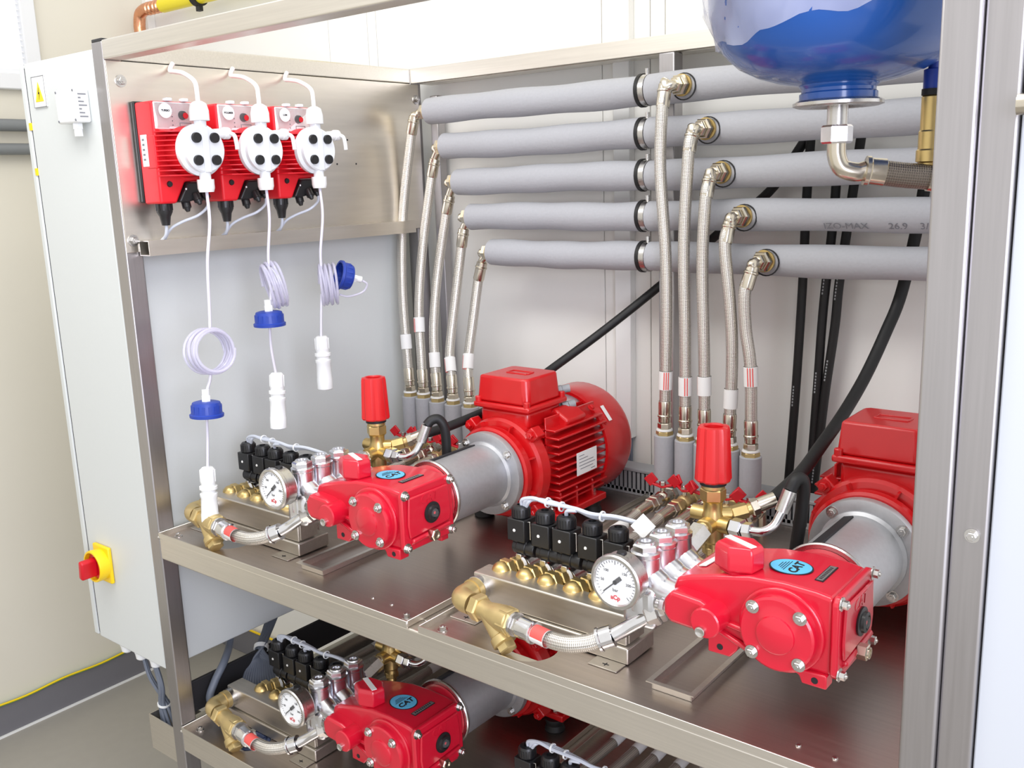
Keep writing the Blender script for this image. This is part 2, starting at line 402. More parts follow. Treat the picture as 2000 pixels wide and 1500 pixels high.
for zr, w1, w2 in ((H, 'upper', 'upper'),):
    for x0, lab in ((.447, 'shallow stainless drip pan under the left upper pump'), (1.262, 'shallow stainless drip pan under the right upper pump')):
        t = thing('drip_pan', lab, 'drip pan', (x0 + .04, .3, zr - .012), 'drip pans under the pumps')
        m = MB(); x1 = x0 + .080; y0, y1 = .058, .62; zb = zr - .0115
        m.b2(x0 + .008, x1 - .008, y0 + .008, y1 - .008, zb, zb + .0012).build('pan_floor', 'steel_tray', t, smooth=False)
        for q in ((x0+.008, x1-.008, y0+.007, y0+.0085), (x0+.008, x1-.008, y1-.0085, y1-.007), (x0+.007, x0+.0085, y0+.007, y1-.007), (x1-.0085, x1-.007, y0+.007, y1-.007)):
            MB().b2(*q, zb, zb + .013).build('pan_wall', 'steel', t, smooth=False)
        m = MB()
        for q in ((x0, x1, y0, y0+.0085), (x0, x1, y1-.0085, y1), (x0, x0+.0085, y0+.0085, y1-.0085), (x1-.0085, x1, y0+.0085, y1-.0085)): m.b2(*q, zb + .0125, zb + .0138)
        m.build('pan_flange', 'steel', t, smooth=False)

# right-hand neighbour: narrow steel trim and white panel
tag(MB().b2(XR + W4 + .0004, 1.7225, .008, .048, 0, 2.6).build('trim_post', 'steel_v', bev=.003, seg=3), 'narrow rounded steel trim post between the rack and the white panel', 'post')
tp = bpy.data.objects['trim_post']; bolt(tp, (1.7075, .0078, H + .345), (0, -1, 0), .0052, .006)
tag(MB().b2(1.724, 2.35, .015, .06, 0, 2.6).build('white_panel', 'panel_white', bev=.002), 'white painted panel filling the right edge of the photo', 'panel')
# ------------------------------------------------------------------ pump sets
XA, ZA, ZF = .661, H + .131, H - .012          # shaft axis of the left upper set, tray surface
def P(dx, y, dz): return (XA + dx, y, ZA + dz)
def build_motor(label):
    t = thing('electric_motor', label, 'motor', (XA, .60, ZF), 'red electric motors of the pumps')
    ax = (0, 1, 0)
    sh = MB().lathe([(.03, .428), (.093, .428), (.098, .431), (.098, .446), (.090, .449), (.090, .456), (.107, .459), (.112, .466), (.113, .492), (.106, .500), (.09, .503), (.03, .503)], P(0, 0, 0), ax, 48)
    for k in range(8):
        a = PI/8 + k*PI/4; c, s = math.cos(a), math.sin(a)
        sh.obox(P(.100*c, .452, .100*s), (.016, .004, .012), (c, 0, s), (0, 1, 0))
    es = sh.build('end_shield', 'motor_red', t, ang=30)
    for a in (45, 135, 225, 315):
        c, s = math.cos(math.radians(a)), math.sin(math.radians(a))
        e = MB().obox(P(.118*c, .478, .118*s), (.028, .026, .030), (c, 0, s), (0, 1, 0)).build('bolt_ear', 'motor_red', t, bev=.003)
        bolt(t, P(.121*c, .463, .121*s), (0, -1, 0), .0075, .008, 'motor_red')
    st = MB().cyl(P(0, .495, 0), P(0, .715, 0), .094, n=48).build('stator', 'motor_red', t)
    fins = []
    for k in range(11):
        dz = -.080 + k*.0165
        for sd in (-1, 1):
            x0 = math.sqrt(max(.094**2 - dz*dz, 0)) - .006; x1 = .121 if abs(dz) < .07 else .112
            MB().b2(XA + min(sd*x0, sd*x1), XA + max(sd*x0, sd*x1), .512, .700, ZA + dz - .0022, ZA + dz + .0022).build('fin', 'motor_red', st, bev=.001, seg=1)
    for k in range(8):
        dx = -.085 + k*.0243
        if k in (0, 1, 6, 7):
            MB().b2(XA + dx - .0022, XA + dx + .0022, .512, .700, ZA + math.sqrt(.094**2 - min(dx*dx, .0085)) - .012, ZA + .112).build('fin', 'motor_red', st, bev=.001, seg=1)
    # cast pads on the shoulder for the lifting eye and earth screw
    MB().obox(P(.083, .60, .098), (.075, .05, .030), (0, 1, 0), (.6, 0, 1)).build('cast_pad', 'motor_red', t, bev=.006)
    bolt(t, P(.098, .672, .103), (.6, 0, .8), .006, .006, 'motor_red')
    MB().lathe([(.124, .690), (.131, .690), (.132, .70), (.132, .785), (.126, .800), (.110, .806), (.02, .808), (0, .808)], P(0, 0, 0), ax, 48).build('fan_cowl', 'motor_red', t, ang=30)
    MB().lathe([(0, .700), (.124, .700), (.124, .703), (0, .703)], P(0, 0, 0), ax, 40).build('fan', 'paper', t)
    for a in (30, 150):
        c, s = math.cos(math.radians(a)), math.sin(math.radians(a)); bolt(t, P(.132*c, .705, .132*s), (c, 0, s), .005, .004, 'motor_red')
    MB().obox(P(.106, .722, .0815), (.012, .040, .001), (0, 1, 0), (.79, 0, .61)).build('sticker', 'paper', t)
    # terminal box
    b = MB().b2(XA - .066, XA + .066, .478, .600, ZA + .088, ZA + .128).build('terminal_box', 'motor_red', t, bev=.008)
    MB().b2(XA - .078, XA + .076, .468, .612, ZA + .128, ZA + .141).build('box_flange', 'motor_red', b, bev=.004)
    lp = [(-.072, .476), (.058, .476), (.068, .486), (.068, .594), (.058, .604), (-.062, .604), (-.072, .594)]
    m = MB(); n = len(lp)
    m.add([(XA + x, y, ZA + .141) for x, y in lp] + [(XA + x*.93, .54 + (y - .54)*.93, ZA + .199) for x, y in lp], [tuple(range(n-1, -1, -1)), tuple(range(n, 2*n))] + [(i, (i+1) % n, n + (i+1) % n, n + i) for i in range(n)])
    lid = m.build('lid', 'motor_red', b, bev=.005)
    m = MB()
    for q in ((-.028, .028, .526, .530), (-.028, .028, .552, .556), (-.030, -.026, .530, .552), (.026, .030, .530, .552)): m.b2(XA + q[0], XA + q[1], q[2], q[3], ZA + .198, ZA + .2008)
    m.build('embossed_frame', 'motor_red', b, bev=.001)
    for sx in (-.068, .066):
        for yy in (.476, .604):
            MB().cyl((XA + sx, yy, ZA + .136), (XA + sx, yy, ZA + .152), .0075, n=14).build('lid_screw', 'motor_red', b, bev=.002)
    g = MB().hexn(P(.040, .600, .112), P(.040, .612, .112), .0115); g.cyl(P(.040, .612, .112), P(.040, .634, .112), .0095)
    g.hexn(P(.064, .606, .116), P(.072, .618, .118), .0105); g.cyl(P(.072, .618, .118), P(.080, .632, .120), .0090); g.build('cable_gland', 'pvc_grey', t)
    g = MB().hexn(P(.048, .612, .150), P(.056, .620, .152), .0105); g.cyl(P(.056, .620, .152), P(.068, .632, .154), .0090); g.build('cable_gland', 'pvc_grey', t)
    np = MB().b2(XA + .1205, XA + .1222, .578, .656, ZA - .030, ZA + .022).build('name_plate', 'paper', t, bev=.0005)
    m = MB()
    for k, (y0, y1) in enumerate(((.586, .606), (.586, .620), (.586, .642), (.586, .648), (.59, .64), (.632, .648))): m.b2(XA + .1222, XA + .1225, y0, y1, ZA + .013 - k*.0075, ZA + .0145 - k*.0075)
    m.build('print', 'print_grey', np, smooth=False)
    # feet and rubber mounts
    for sd in (-1, 1):
        m = MB().b2(XA + sd*.095 - .030, XA + sd*.095 + .030, .500, .690, ZA - .112, ZA - .096)
        m.b2(XA + sd*.080 - .006, XA + sd*.080 + .006, .510, .680, ZA - .098, ZA - .045)
        for k in range(3): m.b2(XA + sd*.098 - .018, XA + sd*.098 + .016, .525 + k*.062, .531 + k*.062, ZA - .098, ZA - .055)
        m.build('foot', 'motor_red', t, bev=.003)
        for yy in (.512, .672):
            MB().lathe([(0, 0), (.022, 0), (.024, .004), (.019, .015), (.023, .027), (.022, .031), (0, .031)], (XA + sd*.095, yy, ZF + .0003), (0, 0, 1), 20).build('rubber_mount', 'black_rubber', t)
            b_ = MB().cyl((XA + sd*.098, yy, ZA - .096), (XA + sd*.098, yy, ZA - .066), .0042, n=10); b_.hexn((XA + sd*.098, yy, ZA - .096), (XA + sd*.098, yy, ZA - .088), .008); b_.build('mount_stud', 'zinc', t)
    return t
def build_bell(label):
    t = thing('bell_housing', label, 'coupling', (XA, .33, ZA - .09), 'cast bell housings between pumps and motors')
    MB().lathe([(.045, .246), (.069, .246), (.0695, .250), (.066, .256), (.067, .395), (.0665, .402), (.072, .406), (.0725, .409), (.083, .409), (.090, .411), (.091, .414), (.091, .425), (.089, .4275), (.05, .4275)], P(0, 0, 0), (0, 1, 0), 56).build('housing', 'cast_aluminium', t, ang=25)
    MB().lathe([(.050, .240), (.0705, .240), (.0725, .2425), (.0725, .246), (.0705, .249), (.068, .249)], P(0, 0, 0), (0, 1, 0), 56).build('machined_ring', 'zinc', t, ang=25)
    MB().obox(P(-.0175, .322, .0643), (.138, .0165, .0055), (0, 1, 0), (-.26, 0, .965)).build('slot', 'ink', t, bev=.001)
    MB().obox(P(.0735, .4145, -.020), (.013, .006, .006), (.97, 0, -.26), (0, 1, 0)).build('slot', 'ink', t)
    for a in (40, 130, 220, 310):
        c, s = math.cos(math.radians(a)), math.sin(math.radians(a)); bolt(t, P(.080*c, .4095, .080*s), (0, -1, 0), .0065, .006)
    return t
def build_pump(label):
    t = thing('plunger_pump', label, 'pump', (XA, .15, ZA - .066), 'red plunger pumps with silver manifolds')
    R = 'pump_red'
    poly = [(.070, .062), (.045, .066), (.0, .068), (-.05, .065), (-.10, .055), (-.145, .043), (-.163, .036), (-.168, .022), (-.168, -.014), (-.150, -.022), (-.105, -.026), (-.060, -.038), (-.030, -.050), (.070, -.050)]
    c = MB().prism([(XA + x, ZA + z) for x, z in poly], 'y', .086, .214).build('crankcase', R, t, bev=.006, seg=3)
    MB().lathe([(0, .200), (.064, .200), (.064, .239), (0, .239)], P(0, 0, 0), (0, 1, 0), 44).build('rear_neck', R, t)
    MB().lathe([(.0, .0), (.060, .0), (.061, .003), (.061, .02), (0, .02)], P(0, .0795, 0), (0, 1, 0), 44).build('cover_seat', R, t, bev=.002)
    m = MB().lathe([(0, -.0025), (.0245, -.0025), (.0265, -.0015), (.0275, .001), (.0300, .0018), (.050, .0018), (.053, .004), (.054, .007), (.054, .018), (0, .018)], P(0, .0625, 0), (0, 1, 0), 48); m.build('bearing_cover', R, t, ang=30)
    for sx in (-1, 1):
        for sz in (-1, 1): bolt(t, P(sx*.0335, .0640, sz*.0335), (0, -1, 0), .0062, .0065, name='cover_bolt')
    # wing with the boss on the front left
    w = [(-.170, .010), (-.158, .026), (-.112, .022), (-.094, .014), (-.094, -.022), (-.120, -.026), (-.160, -.024), (-.171, -.012)]
    MB().prism([(XA + x, ZA + z) for x, z in w], 'y', .060, .094).build('front_wing', R, t, bev=.006, seg=3)
    MB().lathe([(0, 0), (.0205, 0), (.0225, .002), (.0225, .045), (0, .045)], P(-.098, .048, -.004), (0, 1, 0), 32).build('boss', R, t)
    m = MB().lathe([(0, -.003), (.004, -.003), (.0065, -.0045), (.0075, -.004), (.0075, .002), (0, .002)], P(-.103, .0475, -.0165), (0, 1, 0), 20); m.build('socket_screw', 'zinc', t)
    MB().obox(P(-.065, .084, -.014), (.05, .012, .008), (1, 0, -.12)).build('rib', R, t, bev=.003)
    MB().obox(P(-.062, .083, -.037), (.085, .010, .007), (1, 0, -.38)).build('rib', R, t, bev=.003)
    # rear cover facing the right
    m = MB().prism([(y, ZA + z) for y, z in ((.078, .058), (.086, .067), (.205, .067), (.216, .058), (.216, -.042), (.207, -.052), (.086, -.052), (.078, -.044))], 'x', XA + .070, XA + .0805)
    rc = m.build('rear_cover', R, t, bev=.003)
    MB().prism([(y, ZA + z) for y, z in ((.092, .052), (.198, .052), (.204, .0), (.200, -.020), (.092, -.026), (.088, .0))], 'x', XA + .080, XA + .0855).build('cover_bulge', R, rc, bev=.004, seg=3)
    MB().obox(P(.079, .150, -.034), (.105, .010, .020), (0, 1, 0.05), (1, 0, 1)).build('cover_step', R, rc, bev=.004)
    for y in (.086, .208):
        for z in (.058, -.043): bolt(t, P(.0802, y, z), (1, 0, 0), .0062, .008, name='cover_bolt')
    sg = MB().lathe([(0, .0), (.0195, .0), (.0205, .002), (.0205, .004), (.0155, .0055), (.0145, .0095), (.0105, .011), (.0095, .0085), (0, .0085)], P(.0845, .150, .010), (1, 0, 0), 32).build('sight_glass', 'black_plastic', t)
    MB().lathe([(.0092, 0), (.0075, .0035), (.004, .0052), (0, .0058)], P(.0925, .150, .010), (1, 0, 0), 20).build('lens', 'clear_cover', sg)
    MB().lathe([(.0028, 0), (0, .0006)], P(.0934, .150, .010), (1, 0, 0), 12).build('red_dot', 'isolator_red', sg)
    m = MB().hexn(P(.084, .146, -.032), P(.099, .146, -.032), .0115); m.lathe([(.0085, 0), (.0085, .002), (.006, .002), (.006, 0)], P(.099, .146, -.032), (1, 0, 0), 16); m.build('drain_plug', 'nickel', t)
    text_mesh('CAT', .024, P(.0857, .146, .040), (0, 1, 0), (0, 0.16, 1), .0012, 'raised_logo', R, t)
    # feet
    for y0, y1 in ((.080, .104), (.194, .214)):
        m = MB().prism([(XA + x, ZA + z) for x, z in ((-.108, -.024), (-.108, -.062), (-.074, -.062), (-.064, -.050), (-.060, -.038))], 'y', y0, y1).build('foot', R, t, bev=.002)
        MB().cyl(P(-.089, y0 - .0004, -.050), P(-.089, y0 + .002, -.050), .0048, n=14).build('foot_hole', 'ink', t)
        m = MB().prism([(XA + x, ZA + z) for x, z in ((.012, -.048), (.028, -.058), (.032, -.068), (.066, -.068), (.066, -.048))], 'y', y0, y1).build('foot', R, t, bev=.002)
        MB().cyl(P(.050, y0 - .0004, -.0585), P(.050, y0 + .002, -.0585), .0048, n=14).build('foot_hole', 'ink', t)
    # oil filler cap with white tape
    cx, cyy, z0 = -.076, .112, .058
    hp = [(-.033, -.013), (-.004, -.028), (.028, -.018), (.033, .010), (.012, .028), (-.024, .024)]
    m = MB(); n = 6
    rr = [(.80, 0), (.84, .006), (1.0, .008), (1.0, .033), (.97, .039), (.86, .044)]
    vs_ = [(XA + cx + x*k, cyy + y*k, ZA + z0 + h) for k, h in rr for x, y in hp]
    fs = [tuple(range(n-1, -1, -1)), tuple(len(vs_) - n + i for i in range(n))]
    for q in range(len(rr)-1): fs += [(q*n + i, q*n + (i+1) % n, (q+1)*n + (i+1) % n, (q+1)*n + i) for i in range(n)]
    m.add(vs_, fs); fc = m.build('filler_cap', R, t, bev=.0025)
    MB().obox(P(cx + .001, cyy, z0 + .0446), (.055, .0105, .0012), (.92, -.40, 0)).build('white_tape', 'paper', fc)
    MB().obox(P(-.138, .150, .0462), (.050, .013, .0012), (0.1, 1, 0), (-.25, 0, 1)).build('white_tape', 'paper', t)
    # stickers on the crown
    s1 = MB().lathe([(0, .0), (.031, .0), (.031, .0008), (0, .0008)], P(-.012, .143, .0678), (0, 0, 1), 40, sq=(.86, 1.0)).build('round_sticker', 'ink', t)
    MB().lathe([(0, .0), (.0288, .0), (.0288, .0007), (0, .0007)], P(-.012, .143, .0685), (0, 0, 1), 40, sq=(.86, 1.0)).build('sticker_face', 'sticker_blue', s1)
    text_mesh('CAT', .0195, P(-.004, .143, .0694), (0, 1, 0), (-1, .25, 0), .0005, 'sticker_print', 'ink', s1, .0006)
    m = MB()
    for k in range(4): m.box(P(-.017 - k*.0034, .143, .0694), (.0009, .034 - k*.006, .0004))
    m.build('sticker_lines', 'ink', s1, smooth=False)
    s2 = MB().box(P(.036, .150, .0668), (.012, .058, .0016)).build('type_plate', 'ink', t)
    MB().box(P(.036, .150, .0678), (.0090, .055, .0006)).build('plate_face', 'plate_grey', s2)
    m = MB()
    for k in range(9): m.box(P(.036, .128 + k*.0052, .0683), (.0045, .0022, .0003))
    m.build('plate_print', 'ink', s2, smooth=False)
    # silver manifold on the left
    mf = MB().b2(XA - .252, XA - .192, .074, .226, ZA - .058, ZA + .012).build('manifold', 'polished_aluminium', t, bev=.012, seg=4)
    for y in (.100, .149, .198):
        MB().lathe([(.028, -.03), (.0275, .0), (.0255, .018), (.0225, .034), (.0220, .052), (.0236, .054), (.0236, .060), (.018, .062)], P(-.222, y, 0), (0, 0, 1), 28).build('valve_tower', 'polished_aluminium', mf, ang=30)
        m = MB().hexn(P(-.222, y, .060), P(-.222, y, .073), .0205, .3); m.lathe([(.0145, 0), (.0135, .003), (.008, .003), (.0075, 0)], P(-.222, y, .073), (0, 0, 1), 16); m.build('valve_plug', 'polished_aluminium', mf)
        MB().tube([P(-.222, y, .022), P(-.205, y, .012), P(-.190, y, .004), P(-.160, y, .0)], lambda q: .0225 - .003*q, 20, 5).build('plunger_tube', 'polished_aluminium', mf)
        m = MB().cyl(P(-.194, y + .0235, -.036), P(-.160, y + .0235, -.036), .006, n=12); m.hexn(P(-.182, y + .0235, -.036), P(-.172, y + .0235, -.036), .0105); m.build('stud', 'zinc', mf)
    for y in (.082, .218):
        m = MB().cyl(P(-.192, y, -.012), P(-.160, y, -.012), .010, n=16); m.hexn(P(-.186, y, -.012), P(-.176, y, -.012), .0135); m.build('stud', 'zinc', mf)
    return t
def build_gauge(label):
    t = thing('pressure_gauge', label, 'gauge', (XA - .235, .05, ZA - .012), 'round pressure gauges on the manifolds')
    gx, gz, y0 = -.235, .030, .030
    MB().lathe([(.034, .004), (.0365, .0), (.0405, .0), (.0425, .003), (.0425, .010), (.0395, .013), (.0395, .032), (.036, .036), (0, .036)], P(gx, y0, gz), (0, 1, 0), 44).build('case', 'zinc', t, ang=30)
    f = MB().lathe([(0, .0035), (.0362, .0035), (.0362, .006), (0, .006)], P(gx, y0, gz), (0, 1, 0), 40).build('dial', 'dial_white', t)
    m = MB()
    for k in range(31):
        a = math.radians(225 - k*9); c, s = math.cos(a), math.sin(a); L = .006 if k % 5 == 0 else .0032
        m.obox(P(gx + (.0335 - L/2)*c, y0 + .0032, gz + (.0335 - L/2)*s), (L, .0006, .0011 if k % 5 == 0 else .0006), (c, 0, s), (0, 1, 0))
    m.build('dial_marks', 'ink', f, smooth=False)
    for k, tx in ((5, '50'), (15, ''), (10, '100'), (20, '150'), (25, '200')):
        if tx:
            a = math.radians(225 - k*9); text_mesh(tx, .0062, P(gx + .0225*math.cos(a), y0 + .0031, gz + .0225*math.sin(a)), (1, 0, 0), (0, 0, 1), .0004, 'dial_number', 'ink', f)
    text_mesh('bar', .0075, P(gx, y0 + .0031, gz - .0125), (1, 0, 0), (0, 0, 1), .0004, 'dial_number', 'ink', f)
    text_mesh('aCp', .0100, P(gx, y0 + .0031, gz - .0245), (1, 0, 0), (0, 0, 1), .0004, 'dial_logo', 'isolator_red', f, .0004)
    a = math.radians(222); m = MB(); c, s = math.cos(a), math.sin(a)
    m.obox(P(gx + .012*c, y0 + .0022, gz + .012*s), (.030, .0020, .0007), (c, 0, s), (0, 1, 0)); m.obox(P(gx - .008*c, y0 + .0022, gz - .008*s), (.011, .0066, .0007), (c, 0, s), (0, 1, 0))
    m.lathe([(0, -.0008), (.0035, -.0008), (.0035, .001)], P(gx, y0 + .0022, gz), (0, 1, 0), 14); m.build('needle', 'ink', t, smooth=False)
    MB().lathe([(0, 0), (.0364, 0), (.0364, .0006), (0, .0006)], P(gx, y0 + .0010, gz), (0, 1, 0), 36).build('glass', 'gauge_glass', t)
    MB().lathe([(0, 0), (.008, 0), (.007, .003), (0, .003)], P(gx, y0 + .022, gz + .0392), (0, 0, 1), 14).build('filler_plug', 'black_rubber', t)
    m = MB().cyl(P(gx, y0 + .035, gz), P(gx, .078, gz - .006), .008, n=14); m.hexn(P(gx, .068, gz - .004), P(gx, .078, gz - .006), .014)
    m.cyl(P(gx, .076, gz - .006), P(gx, .092, gz - .010), .014, n=18); m.build('stem', 'zinc', t)
    return t
film_mat('gauge_glass', (255, 255, 255), 0.05)
def build_unloader(label):
    t = thing('unloader_valve', label, 'valve', (XA - .212, .30, ZA + .0), 'brass unloader valves with red knobs')
    x, y = -.212, .300
    b = MB().lathe([(0, -.020), (.011, -.020), (.011, -.006), (.015, -.004), (.015, .010), (.018, .014), (.0185, .060), (.016, .066), (.016, .080), (.018, .084), (0, .084)], P(x, y, 0), (0, 0, 1), 28)
    b.hexn(P(x, y, .084), P(x, y, .106), .0215); b.lathe([(.0195, .106), (.0195, .115), (0, .115)], P(x, y, 0), (0, 0, 1), 24); b.hexn(P(x, y, -.010), P(x, y, .004), .017)
    b.build('body', 'brass', t, ang=32)
    m = MB()
    for q, r, L in (((-1, 0, 0), .0125, .036), ((.75, .66, 0), .0125, .030), ((1, -.1, 0), .014, .034), ((0, -1, 0), .015, .032)):
        d = Vector(q).normalized(); p0 = Vector(P(x, y, .058 if q[1] > .5 or q[0] < 0 else .045)); m.cyl(p0, p0 + d*L, r, n=20)
    m.build('ports', 'brass', t)
    MB().lathe([(0, .112), (.022, .112), (.022, .121), (0, .121)], P(x, y, 0), (0, 0, 1), 24).build('collar', 'black_rubber', t)
    # fluted knob, open at the top
    n = 48; m = MB(); prof = [(.020, .119), (.0285, .119), (.0305, .122), (.0300, .130), (.0265, .205), (.0250, .2105), (.0170, .2115), (.0155, .209), (.0150, .196), (0, .196)]
    vs_ = []; fs = []
    for i, (r, h) in enumerate(prof):
        for j in range(n):
            a = 2*PI*j/n; g = 1.0
            if 1 <= i <= 5:
                ph = (j % 8); g = .88 if ph == 0 else (.94 if ph in (1, 7) else 1.0)
            vs_.append(P(x + r*g*math.cos(a + .3), y + r*g*math.sin(a + .3), h))
    for i in range(len(prof)-1):
        for j in range(n): fs.append((i*n + j, i*n + (j+1) % n, (i+1)*n + (j+1) % n, (i+1)*n + j))
    m.add(vs_, fs).build('knob', 'knob_red', t, ang=24)
    m = MB().hexn(P(x - .008, .222, .022), P(x - .004, .268, .040), .0195); m.cyl(P(x - .004, .266, .040), P(x, .285, .045), .013); m.build('adapter', 'zinc', t)
    m = MB().hexn(P(x + .035, y - .002, .045), P(x + .056, y - .004, .045), .0165); m.hexn(P(x + .056, y - .004, .045), P(x + .072, y - .004, .046), .0135); m.build('swivel_nut', 'chrome', t)
    MB().tube([P(x + .070, y - .004, .046), P(x + .088, y, .047), P(x + .102, y + .010, .056), P(x + .108, y + .020, .072), P(x + .112, y + .026, .085)], .0075, 14).build('elbow', 'chrome', t)
    MB().cyl(P(x + .110, y + .023, .078), P(x + .118, y + .034, .112), .0115, n=18).build('ferrule', 'zinc', t)
    m = MB().hexn(P(x + .024, y + .020, .058), P(x + .044, y + .038, .064), .0135); m.cyl(P(x + .04, y + .035, .062), P(x + .052, y + .046, .068), .0105); m.build('outlet_nut', 'brass', t)
    m = MB().hexn(P(x + .048, y + .043, .066), P(x + .058, y + .052, .071), .0145); m.cyl(P(x + .056, y + .050, .070), P(x + .078, y + .070, .080), .0125); m.build('hose_ferrule', 'nickel', t)
    return t
def build_header(label):
    t = thing('inlet_header', label, 'header box', (XA - .42, .13, ZF), 'stainless inlet header boxes')
    x0, x1 = -.578, -.262
    MB().b2(XA + x0, XA + x1, .106, .150, ZF + .030, ZF + .082).build('box', 'steel_dull', t, bev=.003, seg=3)
    MB().b2(XA + x0 - .012, XA + x1 + .006, .100, .182, ZF + .002, ZF + .0295).build('bracket', 'steel_dull', t, bev=.0025)
    for xa, xb in ((x0 - .03, x0 + .028), (x1 - .052, x1 + .002)):
        MB().b2(XA + xa, XA + xb, .072, .101, ZF + .0003, ZF + .0024).build('tab', 'steel_dull', t, bev=.0008)
        m = MB(); m.box((XA + (xa+xb)/2, .084, ZF + .0026), (.012, .0018, .0005)); m.box((XA + (xa+xb)/2, .084, ZF + .0026), (.0018, .009, .0005)); m.build('tab_mark', 'ink', t, smooth=False)
    MB().lathe([(0, 0), (.0225, 0), (.0225, .012), (.017, .014), (0, .014)], P(x0 + .016, .1065, -.086), (0, -1, 0), 28).build('weld_socket', 'zinc', t)
    MB().b2(XA + x1 + .0005, XA + x1 + .003, .110, .156, ZF + .034, ZF + .078).build('end_plate', 'steel_dull', t, bev=.001)
    return t
def build_strainer(label):
    t = thing('y_strainer', label, 'strainer', (XA - .53, .06, ZF), 'brass strainers feeding the header boxes')
    x0, z = -.562, -.086; B = 'brass_dull'
    MB().tube([P(x0, .094, z), P(x0, .070, z), P(x0 + .002, .056, z), P(x0 + .014, .047, z), P(x0 + .035, .044, z)], .0195, 22).build('elbow', B, t)
    MB().ring(P(x0, .082, z), P(x0, .094, z), .0, .0215).build('elbow_collar', B, t)
    d = Vector((1, -.16, 0)).normalized(); p = Vector(P(x0 + .030, .044, z))
    m = MB().lathe([(0, 0), (.0205, 0), (.0205, .006), (.018, .008), (.0165, .03), (.020, .05), (.0225, .066), (.0225, .086), (.019, .090), (0, .090)], p + d*.016, d, 28); m.build('body', B, t, ang=32)
    MB().hexn(p + d*.012, p + d*.032, .0235).build('union_nut', B, t); MB().hexn(p + d*.084, p + d*.110, .0235).build('union_nut', B, t)
    e = Vector((.74, -.22, -.64)).normalized(); q = p + d*.046
    MB().lathe([(0, 0), (.0165, 0), (.017, .045), (.020, .047), (.0205, .060), (.016, .062), (0, .062)], q, e, 26).build('strainer_leg', B, t, ang=32)
    MB().hexn(q + e*.060, q + e*.074, .0165).build('strainer_cap', B, t)
    return t
def build_inlet_hose(label):
    t = thing('inlet_hose', label, 'hose', (XA - .33, .04, ZF + .03), 'braided inlet hoses in front of the header boxes')
    d = Vector((1, -.16, 0)).normalized(); p = Vector(P(-.532, .044, -.086)) + d*.112
    m = MB().ring(p - d*.002, p + d*.003, 0, .020); m.hexn(p + d*.003, p + d*.016, .0175); m.build('nut', 'zinc', t)
    m = MB().lathe([(0, 0), (.0175, 0), (.018, .004), (.0165, .024), (.0185, .026), (.0185, .030), (.0145, .032), (0, .032)], p + d*.014, d, 26); m.build('ferrule', 'chrome', t)
    path = [p + d*.044, Vector(P(-.350, .022, -.090)), Vector(P(-.318, .026, -.090)), Vector(P(-.292, .038, -.086)), Vector(P(-.276, .047, -.080))]
    MB().tube(path, .0135, 20).build('braided_hose', 'braid', t)
    MB().tube([path[0] + d*.002, path[0] + d*.012, path[0] + d*.022, path[0] + d*.032], .0141, 20, caps=False).build('label_sleeve', 'paper', t)
    MB().tube([path[0] + d*.003 + Vector((0, -.0003, .0011)), path[0] + d*.031 + Vector((0, -.0003, .0011))], .0138, 20, sm=False, caps=False).build('label_stripe', 'label_red', t)
    a, b = path[-1], Vector(P(-.256, .058, -.071)); m = MB().cyl(a, b, .0175, n=22); m.lathe([(.0175, 0), (.0195, .001), (.0195, .005), (.0175, .006)], a, b - a, 22); m.build('crimp', 'chrome', t)
    MB().tube([b, P(-.240, .070, -.060), P(-.220, .078, -.045), P(-.206, .086, -.034), P(-.196, .092, -.030)], .0115, 18).build('bent_tube', 'chrome', t)
    m = MB().hexn(P(-.212, .083, -.038), P(-.196, .092, -.030), .0185); m.hexn(P(-.196, .092, -.030), P(-.188, .0965, -.026), .0165); m.build('nut', 'zinc', t)
    return t
SOL = (-.540, -.486, -.440, -.386, -.334)
